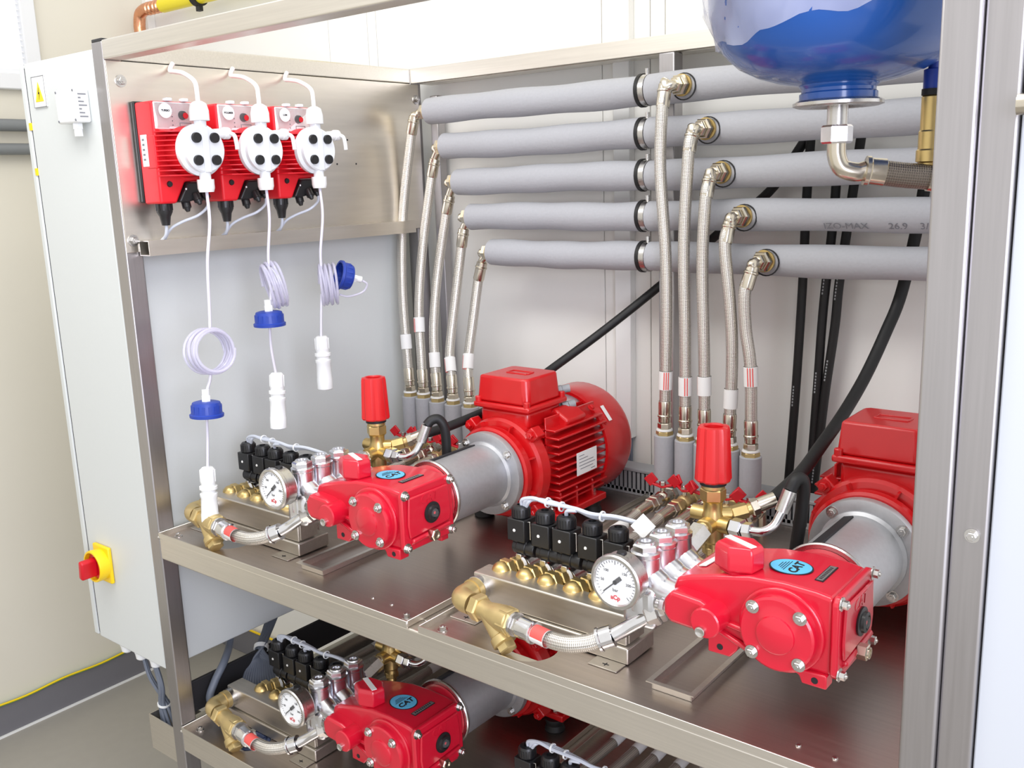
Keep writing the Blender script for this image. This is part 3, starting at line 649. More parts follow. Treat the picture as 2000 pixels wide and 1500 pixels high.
def build_solenoid(label, dx):
    t = thing('solenoid_valve', label, 'solenoid', (XA + dx, .20, ZF), 'rows of black solenoid valves')
    y = .200; z = -.022
    MB().b2(XA + dx - .0195, XA + dx + .0195, y - .018, y + .018, ZA + z, ZA + z + .042).build('connector', 'black_plastic', t, bev=.002)
    m = MB(); n = 30; pr = [(0, .042), (.0150, .042), (.0168, .044), (.0168, .060), (.014, .064), (.007, .0655), (.007, .062), (0, .062)]
    m.lathe(pr, P(dx, y, z), (0, 0, 1), n)
    for k in range(18):
        a = 2*PI*k/18; m.obox(P(dx + .0168*math.cos(a), y + .0168*math.sin(a), z + .052), (.0016, .0024, .015), (math.cos(a), math.sin(a), 0))
    m.build('cable_cap', 'black_plastic', t)
    MB().lathe([(0, .0), (.0030, 0), (.0024, .0012), (0, .0014)], P(dx - .003, y - .018, z + .021), (0, -1, 0), 12).build('screw', 'paper', t)
    m = MB().cyl(P(dx - .014, y + .000, z - .014), P(dx + .034, y + .000, z - .015), .0140, n=18); m.cyl(P(dx - .004, y + .000, z - .014), P(dx + .016, y + .000, z - .0145), .0158, n=18)
    m.b2(XA + dx - .010, XA + dx + .018, y - .010, y + .034, ZA + z - .024, ZA + z + .004); m.build('coil', 'black_plastic', t, bev=.0015)
    m = MB().tube([P(dx + .0205, y - .008, z + .038), P(dx + .0245, y - .008, z + .0385), P(dx + .0255, y - .008, z + .036), P(dx + .0255, y - .008, z + .006)], .0012, 6, 3); m.build('clip', 'zinc', t)
    m = MB().b2(XA + dx - .003, XA + dx + .009, y - .016, y - .008, ZA + z - .050, ZA + z - .024); m.cyl(P(dx + .006, y - .006, z - .048), P(dx + .006, y + .03, z - .048), .0150, n=16)
    m.cyl(P(dx + .006, y + .004, z - .050), P(dx + .006, y + .004, ZF - ZA + .001), .011, n=14); m.build('valve_body', 'zinc', t, bev=.001)
    m = MB().ball(P(dx - .004, y - .056, z - .044), .0185, 18, 8, (0, 1, 0)); m.hexn(P(dx - .003, y - .053, z - .044), P(dx - .001, y - .036, z - .045), .0208)
    m.cyl(P(dx - .001, y - .036, z - .045), P(dx + .000, y - .029, z - .0455), .0145, n=16); m.hexn(P(dx + .000, y - .030, z - .0455), P(dx + .003, y - .016, z - .046), .0182)
    m.cyl(P(dx + .003, y - .016, z - .046), P(dx + .005, y - .004, z - .047), .0145, n=16); m.build('brass_union', 'brass', t, ang=32)
    MB().ring(P(dx + .003, y - .016, z - .046), P(dx + .0036, y - .011, z - .0465), .0, .0175).build('washer', 'paper', t)
    return t
def build_loom(label, dangling=True):
    t = thing('cable_loom', label, 'cable', (XA - .45, .20, ZA + .04), 'pale cable looms over the solenoid rows')
    for k in range(3):
        o = .0045*k
        MB().tube([P(SOL[0] + .003 + .004*k, .200, .040), P(SOL[0] + .006 + .008*k, .197, .054), P(SOL[0] + .032, .196 + o*.6, .062 - o*.4), P(SOL[1] + .01, .196 + o, .059 - o*.5 + .002*k), P(SOL[2] + .02, .196 + o, .060 - o*.6), P(SOL[3], .198 + o, .056 - o*.5 - .002*k), P(SOL[4], .200 + o, .060 - o*.6), P(SOL[4] + .060, .205 + o, .054 - o)], .0036, 8, 5).build('cable', 'cable_light', t)
    MB().tube([P(SOL[2], .200, .040), P(SOL[2] + .006, .194, .053), P(SOL[2] + .025, .195, .057)], .0034, 8, 5).build('cable', 'cable_light', t)
    for q, z in ((SOL[0] + .06, .058), (SOL[2] - .01, .056), (SOL[3] + .02, .055)):
        MB().ring(P(q - .0015, .201, z), P(q + .0015, .201, z), .0075, .0092, 14).build('cable_tie', 'white_plastic', t)
    if dangling:
        MB().obox(P(SOL[4] + .050, .196, .056), (.029, .029, .0012), (.74, .73, .96), (.45, -.85, .3)).build('white_tag', 'paper', t)
    return t
def tap_hose(x, z0, zz, label):
    h = thing('tap_hose', label, 'hose', (x, .42, z0 + .02), 'short braided hoses between solenoids and taps')
    MB().tube([(x - .004, .235, z0 + .050), (x - .004, .33, z0 + .046), (x - .002, .47, z0 + .044), (x, .55, z0 + .050), (x, .590, zz - .002)], .0112, 14, 6).build('braided_hose', 'braid', h)
    m = MB().cyl((x, .580, zz - .003), (x, .628, zz), .0128, n=16); m.hexn((x, .628, zz), (x, .646, zz), .0160); m.build('ferrule', 'nickel', h)
    MB().tube([(x - .0016, .485, z0 + .0442), (x - .0006, .530, z0 + .0472)], .0121, 16, sm=False, caps=False).build('label_sleeve', 'paper', h)
    MB().tube([(x - .004, .235, z0 + .050), (x - .004, .262, z0 + .049)], .0128, 16, sm=False).build('ferrule', 'nickel', h)
def red_cable_valves(ux, uz, n, wh, taps=True):
    """flexible hoses with red butterfly taps running back from the solenoids"""
    for k in range(n):
        x = XA + ux + SOL[k] + .012; z0 = ZF + uz
        zz = z0 + .058; yv = .690
        if not taps: tap_hose(x, z0, zz, wh[0] % ORD[k]); continue
        t = thing('butterfly_tap', wh[1] % ORD[k], 'tap', (x, .66, z0), 'red butterfly taps behind the solenoids')
        m = MB().cyl((x, yv - .040, zz), (x, yv + .038, zz), .0135, n=18); m.hexn((x, yv - .044, zz), (x, yv - .026, zz), .0175); m.hexn((x, yv + .028, zz), (x, yv + .044, zz), .0175); m.ball((x, yv, zz), .0185, 18, 8); m.build('tap_body', 'nickel' if k % 2 == 0 else 'brass_dull', t)
        MB().tube([(x, yv + .040, zz), (x, yv + .055, zz - .004), (x, yv + .062, zz - .02), (x, yv + .064, z0 + .0005)], .010, 14, 5).build('tail_pipe', 'nickel', t)
        m = MB().cyl((x, yv, zz), (x, yv, zz + .036), .0048, n=12); m.hexn((x, yv, zz + .030), (x, yv, zz + .040), .0075); m.build('spindle', 'zinc', t)
        a = (.25, -.5, .3, .1, .4)[k]; c, s = math.cos(a), math.sin(a)
        m = MB()
        for sd in (-1, 1):
            m.obox((x + sd*.011*c, yv + sd*.011*s, zz + .030), (.024, .014, .005), (sd*c, sd*s, .30)); m.obox((x + sd*.026*c, yv + sd*.026*s, zz + .042), (.022, .006, .024), (sd*c, sd*s, 1.1))
        m.build('handle', 'isolator_red', t, bev=.0015)
        tap_hose(x, z0, zz, wh[0] % ORD[k])
ORD = ('first from the left', 'second from the left', 'third from the left', 'fourth from the left', 'fifth from the left')
ORDW = ('first', 'second', 'third', 'fourth', 'fifth')
SETS = (('left upper', 'on the upper shelf at left', (0, 0, 0)), ('right upper', 'on the upper shelf beside the right post', (.800, 0, 0)), ('lower', 'on the lower shelf', (-.004, 0, -.483)), ('lower right', 'on the lower shelf at the bottom edge', (.796, 0, -.483)))
LAB = {
 'm': ['red finned electric motor with a full terminal box behind the left upper pump', 'red finned electric motor cut off by the right steel post', 'red electric motor mostly hidden under the upper shelf beam', 'red electric motor at the bottom right below the upper shelf beam'],
 'b': ['grey cast bell housing between the left upper pump and its motor', 'grey cast bell housing of the right upper pump beside the steel post', 'grey cast bell housing half hidden under the upper shelf beam', 'grey cast bell housing of the bottom right pump set'],
 'p': ['red plunger pump with raised logo on the upper shelf at left', 'red plunger pump on the upper shelf at right, largest in view', 'red plunger pump on the lower shelf, cut by the bottom edge', 'red plunger pump of the bottom right set'],
 'g': ['round pressure gauge in front of the left upper pump manifold', 'round pressure gauge in front of the right upper pump manifold, largest of the gauges', 'round pressure gauge on the lower shelf pump', 'round pressure gauge of the bottom right pump set'],
 'u': ['brass unloader valve with red knob behind the left upper pump', 'brass unloader valve with red knob behind the right upper pump', 'brass unloader valve under the upper shelf beam', 'brass unloader valve of the bottom right pump set'],
 'h': ['stainless inlet header box behind the white foot valve on the left upper tray', 'stainless inlet header box on the right upper tray', 'stainless inlet header box on the lower shelf', 'stainless inlet header box of the bottom right set'],
 's': ['brass strainer partly hidden by the hanging white foot valve', 'brass strainer standing over the dark red round opening', 'brass strainer on the lower shelf over coiled cables', 'brass strainer of the bottom right set'],
 'i': ['short braided inlet hose of the left upper pump', 'short braided inlet hose with red and white label of the right upper pump', 'short braided inlet hose with red label on the lower shelf', 'braided inlet hose of the bottom right set'],
 'l': ['pale cable loom over the black solenoids of the left upper pump', 'pale cable loom with square white tag over the right upper solenoids', 'pale tied cable loom over the lower shelf solenoids', 'pale cable loom over the solenoids at the bottom edge'],
}
protos = {'m': build_motor(LAB['m'][0]), 'b': build_bell(LAB['b'][0]), 'p': build_pump(LAB['p'][0]), 'g': build_gauge(LAB['g'][0]), 'u': build_unloader(LAB['u'][0]),
          'h': build_header(LAB['h'][0]), 's': build_strainer(LAB['s'][0]), 'i': build_inlet_hose(LAB['i'][0]), 'l': build_loom(LAB['l'][0])}
SW = ['%s solenoid in the black row of the left upper pump', '%s solenoid in the black row of the right upper pump', '%s solenoid in the black row on the lower shelf', '%s solenoid in the black row at the bottom edge of the photo']
def cap1(s): return s
sols = [build_solenoid(SW[0] % ORDW[k], SOL[k]) for k in range(5)]
for j in (1, 2, 3):
    d = SETS[j][2]
    for k, o in protos.items():
        if j == 3 and k in 'bpguhsi': continue
        c = copy_tree(o, (d[0] + (.050 if (j == 2 and k == 'l') else 0), d[1], d[2]), skip=() if j == 1 else ('white_tag',)); c['label'] = LAB[k][j]
    for k in range(5): copy_tree(sols[k], (d[0] + (.050 if j == 2 else 0), d[1], d[2]))['label'] = SW[j] % ORDW[k]
for ch in list(protos['l'].children):
    if ch.name.startswith('white_tag'): bpy.data.objects.remove(ch)
red_cable_valves(0, 0, 5, ('short braided hose behind the left upper solenoids, %s', 'red butterfly tap behind the left upper pump, %s'))
red_cable_valves(.800, 0, 5, ('short braided hose behind the right upper solenoids, %s', 'red butterfly tap behind the right upper solenoids, %s'))
red_cable_valves(.046, -.483, 5, ('short braided hose behind the lower shelf solenoids, %s', ''), False)
red_cable_valves(.796, -.483, 5, ('short braided hose behind the solenoids at the bottom edge, %s', ''), False)
# measured hose routes (metres, heights from the shelf rim)
HR = [[[0.894, 0.768, 0.921], [0.894, 0.757, 0.874], [0.89, 0.757, 0.758], [0.903, 0.757, 0.573], [0.905, 0.757, 0.405], [0.9, 0.757, 0.212]], [[0.959, 0.768, 0.826], [0.957, 0.757, 0.787], [0.947, 0.757, 0.596], [0.951, 0.757, 0.397], [0.952, 0.757, 0.207]], [[1.0, 0.768, 0.733], [0.997, 0.757, 0.692], [0.991, 0.757, 0.553], [0.997, 0.757, 0.355], [0.999, 0.757, 0.205]], [[1.046, 0.768, 0.639], [1.042, 0.757, 0.597], [1.056, 0.757, 0.47], [1.062, 0.757, 0.361], [1.058, 0.757, 0.202]], [[1.097, 0.768, 0.545], [1.088, 0.757, 0.503], [1.091, 0.757, 0.429], [1.104, 0.757, 0.343], [1.108, 0.757, 0.194]]]
HL = [[[0.092, 0.838, 0.911], [0.082, 0.835, 0.871], [0.054, 0.815, 0.662], [0.066, 0.785, 0.469], [0.089, 0.765, 0.302], [0.098, 0.76, 0.21]], [[0.159, 0.838, 0.797], [0.15, 0.835, 0.762], [0.123, 0.815, 0.579], [0.125, 0.785, 0.415], [0.143, 0.765, 0.278], [0.149, 0.76, 0.211]], [[0.206, 0.838, 0.7], [0.195, 0.835, 0.66], [0.171, 0.815, 0.497], [0.176, 0.785, 0.362], [0.193, 0.765, 0.261], [0.2, 0.76, 0.206]], [[0.251, 0.838, 0.613], [0.244, 0.835, 0.573], [0.234, 0.815, 0.445], [0.232, 0.785, 0.311], [0.25, 0.765, 0.253], [0.257, 0.76, 0.206]], [[0.309, 0.838, 0.527], [0.298, 0.835, 0.486], [0.294, 0.815, 0.393], [0.296, 0.785, 0.288], [0.311, 0.765, 0.238], [0.317, 0.76, 0.205]]]
BK = [[[1.149, 0.935, 0.826], [1.143, 0.935, 0.673], [1.14, 0.935, 0.497], [1.131, 0.935, 0.244], [1.119, 0.935, 0.026]], [[1.209, 0.935, 0.822], [1.203, 0.935, 0.651], [1.188, 0.935, 0.455], [1.181, 0.935, 0.285], [1.17, 0.935, 0.029]], [[1.255, 0.935, 0.82], [1.243, 0.935, 0.713], [1.221, 0.935, 0.517], [1.214, 0.935, 0.412], [1.197, 0.935, 0.252], [1.179, 0.935, 0.031]]]
mat('blue_cable', (62, 72, 100), 0.5)
def up(L): return [Vector((p[0], p[1], p[2] + H)) for p in L]
# ------------------------------------------------------------------ insulated distribution pipes
PZ = (.930, .837, .746, .655, .563); PXL = (.150, .200, .239, .282, .347); NX = (.915, .972, 1.008, 1.057, 1.108); PY = .840
LEV = ('top', 'second', 'middle', 'fourth', 'bottom')
for k in range(5):
    z = H + PZ[k]; t = thing('insulated_pipe', LEV[k] + ' of the five grey foam insulated pipes along the back', 'pipe', (.9, PY, z - .035), 'grey insulated pipes in front of the back wall')
    def seg(a, b, n):
        pts = []; q = max(3, int((b - a)/.07))
        for i in range(q + 1):
            f = i/q; pts.append((a + (b - a)*f, PY + .0012*math.sin(9*f + k), z + .0016*math.sin(6*f + 2*k)))
        return MB().tube(pts, lambda f: .0335 + .0012*math.sin(f*17 + k*3), 28, 4).build('foam_sleeve', 'foam', t)
    seg(PXL[k], .797, 10); seg(.818, XR + .0, 10)
    MB().cyl((PXL[k] - .012, PY, z), (PXL[k] + .02, PY, z), .0225, n=24).build('brass_end', 'brass_dull', t)
    MB().tube([(.79, PY, z), (.83, PY, z)], .020, 20, sm=False).build('bare_pipe', 'nickel', t)
    MB().ring((.795, PY, z), (.803, PY, z), .020, .0365, 32).build('rubber_ring', 'black_rubber', t)
    m = MB().ring((.803, PY, z), (.817, PY, z), .020, .0345, 32); m.b2(.804, .816, PY + .03, DB, z - .01, z + .01); m.cyl((.810, PY, z + .034), (.810, PY, z + .046), .005, n=10); m.build('pipe_clip', 'zinc', t)
    m = MB().ring((NX[k], PY - .0335, z), (NX[k], PY - .039, z), 0, .0232, 28); m.build('tee_collar', 'brass', t)
    MB().lathe([(.026, 0), (.0285, 0), (.0285, .0025), (.026, .0025)], (NX[k] + .004, PY - .0325, z - .003), (0, -1, 0), 24).build('cut_edge', 'ink', t)
    if k == 3:
        for tx, x in (('IZO-MAX', 1.272), ('26.9', 1.372), ('3/4', 1.425)):
            text_mesh(tx, .021, (x, PY - .0282, z - .0205), (1, 0, 0), (0, -.59, .81), .0006, 'printed_mark', 'print_grey', t)
def braided(label, path, group, kind, k, bottom):
    t = thing('braided_hose', label, 'hose', (path[-1].x, path[-1].y, path[-1].z - .05), group)
    MB().tube(path, .0128, 20, 8).build('braid_sleeve', 'braid', t)
    # crimped ferrules
    for p, q in ((path[0], path[1]), (path[-1], path[-2])):
        d = (q - p).normalized(); m = MB().lathe([(.0105, -.012), (.0138, -.010), (.0142, 0), (.0158, .002), (.0158, .005), (.0142, .007), (.0146, .034), (.0135, .038)], p, d, 22); m.build('ferrule', 'nickel', t, ang=32)
    b = path[-1]; d = Vector((0, 0, -1))
    m = MB().cyl(b, b + d*.016, .0105, n=16); m.lathe([(.0105, .006), (.0125, .008), (.0105, .011)], b, d, 16); m.hexn(b + d*.012, b + d*.026, .0155); m.build('nut', 'nickel', t)
    MB().lathe([(0, .026), (.0175, .026), (.0185, .028), (.0185, .030), (0, .030)], b, d, 20).build('gasket', 'paper', t)
    MB().hexn(b + d*.030, b + d*.043, .0195, .2).build('brass_nut', 'brass_dull', t)
    return t
def sleeve(t, path, f, L, stripe):
    pts = MB.smooth(path, 8); tot = [0]
    for a, b in zip(pts[:-1], pts[1:]): tot.append(tot[-1] + (b - a).length)
    s0 = f*tot[-1]; sel = [p for p, q in zip(pts, tot) if s0 - .004 <= q <= s0 + L]
    if len(sel) < 2: i = min(range(len(tot)), key=lambda j: abs(tot[j] - s0)); sel = [pts[max(i-1, 0)], pts[min(i+1, len(pts)-1)]]
    c = sum(sel, Vector())/len(sel); d = (sel[-1] - sel[0]).normalized()
    MB().tube([c - d*L/2, c + d*L/2], .0150, 22, sm=False, caps=False).build('label_sleeve', 'paper', t)
    if stripe is not None:
        for a0 in stripe:
            m = MB(); n = 6; vs_ = []; fs = []
            for i in range(n + 1):
                a = math.radians(a0 + 9*(i/n)*1.0)
                for e in (-1, 1): vs_.append(c + d*(e*L*.47) + Vector((math.sin(a), -math.cos(a), 0))*.0154)
            for i in range(n): fs.append((2*i, 2*i+2, 2*i+3, 2*i+1))
            m.add(vs_, fs).build('label_stripe', 'label_red', t)
for k in range(5):
    z = H + PZ[k]
    # right group: nut on the pipe front, elbow, hose
    path = up(HR[k]); t = braided('braided steel hose hanging from the %s pipe in the right group' % LEV[k], path, 'braided hoses of the right group', 1, k, .155)
    a = Vector((NX[k], PY - .039, z)); m = MB().hexn(a, a + Vector((-.002, -.014, 0)), .0228); m.hexn(a + Vector((-.002, -.014, 0)), a + Vector((-.004, -.024, 0)), .0165); m.build('pipe_nut', 'nickel', t)
    p0 = path[0]; MB().tube([a + Vector((-.003, -.018, 0)), a + Vector((-.006, -.030, -.001)), Vector((a.x + (p0.x - a.x)*.75, p0.y - .003, z - .006)), p0 + Vector((.001, 0, .015)), p0], .0108, 18, 7).build('elbow', 'nickel', t)
    L = Vector((path[-1].x, path[-1].y, path[-1].z)); sleeve(t, path, (.86, .83, .80, .80, .58)[k], .042, ((12, 30, 48), (20, 40), (-62,), None, (-5, 15, 35))[k])
    st = tag(MB().cyl((L.x, L.y, H - .0115), (L.x, L.y, L.z - .040), .0235, n=28).build('foam_stub', 'foam', bev=.002), 'upright grey foam covered pipe stub under the %s hose of the right group' % ORDW[k], 'pipe', 'foam pipe stubs of the right group')
    # left group: nut on the pipe end, elbow, hose
    path = up(HL[k]); t = braided('braided steel hose hanging from the left end of the %s pipe' % LEV[k], path, 'braided hoses of the left group', 0, k, .155)
    a = Vector((PXL[k] - .012, PY, z)); m = MB().hexn(a, a + Vector((-.016, 0, -.001)), .0205); m.build('pipe_nut', 'nickel', t)
    p0 = path[0]; MB().tube([a + Vector((-.012, 0, -.001)), a + Vector((-.026, 0, -.002)), Vector((p0.x + .012, PY, z - .010)), p0 + Vector((.003, 0, .012)), p0], .0108, 18, 7).build('elbow', 'nickel', t)
    L = path[-1]; sleeve(t, path, (.82, .70, .82, .80, .70)[k], .040, ((-55,), (-30, -12), (-60,), (-25, -5), (-30, -8, 14))[k])
    tag(MB().cyl((L.x, L.y, H - .0115), (L.x, L.y, L.z - .040), .0235, n=28).build('foam_stub', 'foam', bev=.002), 'upright grey foam covered pipe stub under the %s hose of the left group' % ORDW[k], 'pipe', 'foam pipe stubs of the left group')

# ------------------------------------------------------------------ black hoses
def black_hose(label, path, r=.0095, prints=None):
    t = thing('black_hose', label, 'hose', (path[-1].x, path[-1].y, path[-1].z), 'black rubber hoses')
    MB().tube(path, r, 14, 8).build('rubber_sleeve', 'black_rubber', t)
    if prints:
        pts = MB.smooth(path, 8); m = MB()
        for f in prints:
            i = int(f*(len(pts) - 2)); d = (pts[i+1] - pts[i]).normalized()
            for j in range(7): m.obox(pts[i] + d*(j*.007) + Vector((-.002, -r*.985, 0)), (.0045, .003, .0006), d, (0, -1, 0))
        m.build('printed_mark', 'pvc_grey', t, smooth=False)['kind'] = 'stuff'
    return t
BKL = ('left one of the three upright black hoses at the back wall', 'middle one of the three upright black hoses at the back wall', 'right one of the three upright black hoses at the back wall')
for k in range(3): black_hose(BKL[k], up(BK[k]) + [Vector((BK[k][-1][0] - .002, .93, H - .010))], .0098, (.35, .6, .8))
U = lambda dx, y, dz: Vector(P(dx, y, dz))
black_hose('black hose rising diagonally from the left unloader valve behind the motor', [U(-.137, .369, .079), U(-.118, .45, .086), U(-.085, .60, .115), U(-.058, .75, .170)] + up([(.688, .86, .389), (.809, .935, .502), (.937, .945, .612), (1.054, .945, .701), (1.121, .945, .791), (1.145, .945, .83)]), .0105)
B8 = Vector((.8, 0, 0))
black_hose('black hose curving up from the right unloader valve to the pipes', [U(-.137, .369, .079) + B8] + up([(1.338, .45, .236), (1.336, .55, .262), (1.335, .66, .296), (1.340, .76, .350), (1.350, .84, .425), (1.361, .89, .496), (1.374, .925, .620), (1.383, .93, .705), (1.386, .93, .769)]), .0118)
black_hose('short black hose looping from the silver elbow of the left unloader', [U(-.094, .334, .112), U(-.088, .344, .122), U(-.078, .356, .122), U(-.070, .364, .100), U(-.072, .368, .045), U(-.080, .372, -.02), U(-.085, .375, -.10)], .0105)
black_hose('short black hose looping from the silver elbow of the right unloader', [U(-.094, .334, .112) + B8, U(-.088, .343, .128) + B8, U(-.080, .355, .122) + B8, U(-.084, .36, .07) + B8, U(-.092, .36, 0) + B8, U(-.10, .36, -.10) + B8], .0105)
tag(MB().tube([U(-.16, .30, -.12) + B8, U(-.12, .33, -.06) + B8, U(-.095, .36, -.03) + B8, U(-.07, .40, -.06) + B8], .005, 10).build('blue_wire', 'blue_plastic'), 'thin blue wire beside the right bell housing', 'cable')

# ------------------------------------------------------------------ slotted duct, wall trunking
d = thing('slotted_duct', 'grey slotted cable duct lying along the back of the upper shelf', 'cable duct', (.85, .85, H - .0115))
dz = H - .0115
MB().b2(.30, 1.62, .822, .872, dz + .0002, dz + .004).build('base', 'pvc_grey', d)
MB().b2(.298, 1.622, .8195, .8745, dz + .058, dz + .066).build('cover', 'pvc_grey', d, bev=.002)
MB().b2(.30, 1.62, .868, .872, dz + .004, dz + .058).build('rear_side', 'pvc_grey', d)
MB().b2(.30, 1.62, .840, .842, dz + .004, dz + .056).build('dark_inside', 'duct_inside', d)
m = MB(); x = .30
while x < 1.618: m.b2(x, x + .0075, .822, .8245, dz + .006, dz + .057); x += .0122
m.b2(.30, 1.62, .822, .8245, dz + .004, dz + .014)
fo = m.build('fingers', 'pvc_grey', d, smooth=False); fo['kind'] = 'stuff'
w = thing('wall_trunking', 'upright white wall trunking with grey cables leaving its lower end', 'cable duct', (.668, .97, H - .01))
MB().b2(.646, .692, WY - .030, WY - .0045, H + .085, 2.72).build('cover', 'trunking_white', w, bev=.002)
for k in range(6): MB().tube([(.652 + .0068*k, WY - .018, H + .10), (.652 + .0068*k, WY - .020, H + .03), (.650 + .0072*k, WY - .022, H - .06), (.650 + .0072*k, WY - .022, H - .3)], .0032, 8, 4).build('cable', 'cable_grey', w)

# ------------------------------------------------------------------ electrical cabinet at the left end
CX0, CX1, CZ0, CZ1 = -.300, -.003, H - .352, H + 1.036
cb = thing('electrical_cabinet', 'tall light grey electrical cabinet fixed to the left end of the rack', 'cabinet', ((CX0 + CX1)/2, .43, CZ0))
MB().b2(CX0, CX1, .002, .868, CZ0, CZ1).build('body', 'cabinet_paint', cb, bev=.004, seg=3)
MB().b2(CX0 - .004, CX0, .004, .866, CZ0 + .01, CZ1 - .01).build('door_seal', 'ink', cb)
MB().b2(CX0 - .022, CX0 - .004, .0, .870, CZ0 + .004, CZ1 - .004).build('door', 'cabinet_paint', cb, bev=.003)
for q in (H + .90, H + .80): MB().b2(CX0 - .006, CX0 + .001, -.001, .004, q - .008, q + .008).build('sealing_mark', 'yellow', cb)
ws = tag(MB().b2(-.268, -.212, -.0008, .0016, H + .938, H + 1.004).build('warning_sign', 'paper', bev=.0002), 'small white sign with a yellow hazard triangle on the cabinet', 'sign')
m = MB()
for q in ((-.268, -.212, .938, .9392), (-.268, -.212, 1.0028, 1.004), (-.268, -.2668, .938, 1.004), (-.2132, -.212, .938, 1.004)): m.b2(q[0], q[1], -.0013, -.0008, H + q[2], H + q[3])
m.build('sign_border', 'print_grey', ws, smooth=False)
MB().prism([(-.258, H + .950), (-.222, H + .950), (-.240, H + .992)], 'y', -.0014, -.0008).build('triangle', 'yellow', ws, smooth=False)
MB().prism([(-.2385, H + .980), (-.2440, H + .966), (-.2395, H + .967), (-.2415, H + .954), (-.2365, H + .970), (-.2405, H + .969)], 'y', -.0018, -.0014).build('lightning_mark', 'ink', ws, smooth=False)
sb = thing('junction_box', 'small white sensor box with printed side label on the cabinet', 'box', (-.075, -.02, H + .885))
MB().b2(-.116, -.034, -.030, .0015, H + .893, H + .962).build('body', 'white_plastic', sb, bev=.004)
MB().b2(-.034, -.0325, -.026, -.004, H + .898, H + .957).build('side_label', 'paper', sb)
m = MB()
for k in range(7): m.b2(-.0325, -.0322, -.024, -.006 - .006*(k % 3), H + .903 + k*.0075, H + .906 + k*.0075)
m.build('print', 'print_grey', sb, smooth=False)
for q in ((-.110, .957), (-.110, .898), (-.040, .957), (-.040, .898)): MB().lathe([(0, 0), (.0028, 0), (.0024, .001), (0, .001)], (q[0], -.030, H + q[1]), (0, -1, 0), 10).build('screw', 'print_grey', sb)
m = MB().hexn((-.065, -.014, H + .893), (-.065, -.014, H + .880), .0105); m.cyl((-.065, -.014, H + .880), (-.065, -.014, H + .866), .0085); m.build('gland', 'white_plastic', sb)
iso = thing('main_switch', 'red rotary main switch on a yellow square plate on the cabinet', 'switch', (-.222, -.02, H - .18))
ix, iz = -.222, H - .134
MB().b2(ix - .036, ix + .036, -.008, .0015, iz - .046, iz + .046).build('plate', 'yellow', iso, bev=.003)
MB().lathe([(.034, -.006), (.0385, -.006), (.0395, -.030), (.0385, -.033), (.0345, -.033), (.034, -.012), (0, -.012)], (ix, 0, iz), (0, 1, 0), 36).build('collar', 'yellow', iso)
MB().lathe([(0, -.024), (.031, -.024), (.0335, -.021), (.0335, -.010), (0, -.010)], (ix, 0, iz), (0, 1, 0), 32).build('rotor', 'isolator_red', iso)
MB().prism([(ix - .010, iz - .022), (ix + .006, iz - .026), (ix + .012, iz + .020), (ix - .004, iz + .024)], 'y', -.064, -.022).build('handle', 'isolator_red', iso, bev=.005, seg=3)
for a in (40, 90, 150, 320): MB().obox((ix + .0365*math.cos(math.radians(a)), -.018, iz + .0365*math.sin(math.radians(a))), (.003, .006, .004), (math.cos(math.radians(a)), 0, math.sin(math.radians(a)))).build('slot', 'ink', iso)
# cable entries below the cabinet
for gx, gy, lab in ((-.225, .03, 'white cable gland under the cabinet nearest its outer edge'), (-.158, .03, 'middle white cable gland under the cabinet'), (-.092, .03, 'white cable gland under the cabinet nearest the rack')):
    g = thing('cable_gland', lab, 'cable gland', (gx, gy, CZ0 - .03), 'cable glands under the cabinet')
    MB().hexn((gx, gy, CZ0 + .001), (gx, gy, CZ0 - .012), .018).build('nut', 'white_plastic', g); MB().lathe([(0, 0), (.0155, 0), (.0135, .016), (.009, .020), (0, .020)], (gx, gy, CZ0 - .012), (0, 0, -1), 18).build('dome', 'white_plastic', g)
cbn = thing('cable_bundle', 'grey cable bundle dropping from the cabinet into the steel trough', 'cable', (-.07, .03, H - .60), 'grey cable bundles below the cabinet')
for k in range(9):
    s0 = (-.158 if k < 4 else -.092); a = 2*PI*k/9
    MB().tube([(s0 + .006*math.cos(a), .03 + .006*math.sin(a), CZ0 - .028), (s0 + .018 + .009*math.cos(a), .03 + .008*math.sin(a), H - .43), (-.088 + .010*math.cos(a), .035 + .010*math.sin(a), H - .485), (-.080 + .020*math.cos(a), .04 + .014*math.sin(a), H - .54), (-.058 + .028*math.cos(a), .045 + .018*math.sin(a), H - .592)], .0042, 8, 5).build('cable', 'cable_grey', cbn)
MB().ring((-.0885, .035, H - .487), (-.0875, .035, H - .482), .014, .0165, 16).build('cable_tie', 'white_plastic', cbn)
tr = thing('cable_trough', 'small open stainless trough catching the grey cables beside the post', 'trough', (-.06, .05, H - .6))
for nm, q in (('front', (-.118, -.002, .008, .010)), ('back', (-.118, -.002, .090, .092)), ('side', (-.118, -.116, .010, .090)), ('side', (-.004, -.002, .010, .090))): MB().b2(*q, H - .600, H - .510).build(nm, 'steel', tr)
MB().b2(-.118, -.002, .008, .092, H - .602, H - .600).build('floor_plate', 'steel', tr)
cb2 = thing('cable_bundle', 'fanned grey cable bundle tied under the shelf behind the lower header box', 'cable', (.05, .25, H - .49), 'grey cable bundles below the cabinet')
for k in range(14):
    a = 2*PI*k/14; f = k/13.0
    MB().tube([(-.090 + .014*math.cos(a), .40 + .014*math.sin(a), CZ0 + .01), (-.060 + .013*math.cos(a), .355 + .012*math.sin(a), H - .368), (-.026 + .011*math.cos(a), .305 + .009*math.sin(a), H - .390), (.004 + .013*math.cos(a), .262 + .010*math.sin(a), H - .406 + .010*math.sin(a + 1)), (.008 + .030*f, .222 + .042*f, H - .432), (.022 + .048*f, .188 + .066*f, H - .462), (.030 + .060*f, .172 + .086*f, H - .4895)], .0040, 8, 5).build('cable', 'cable_grey', cb2)
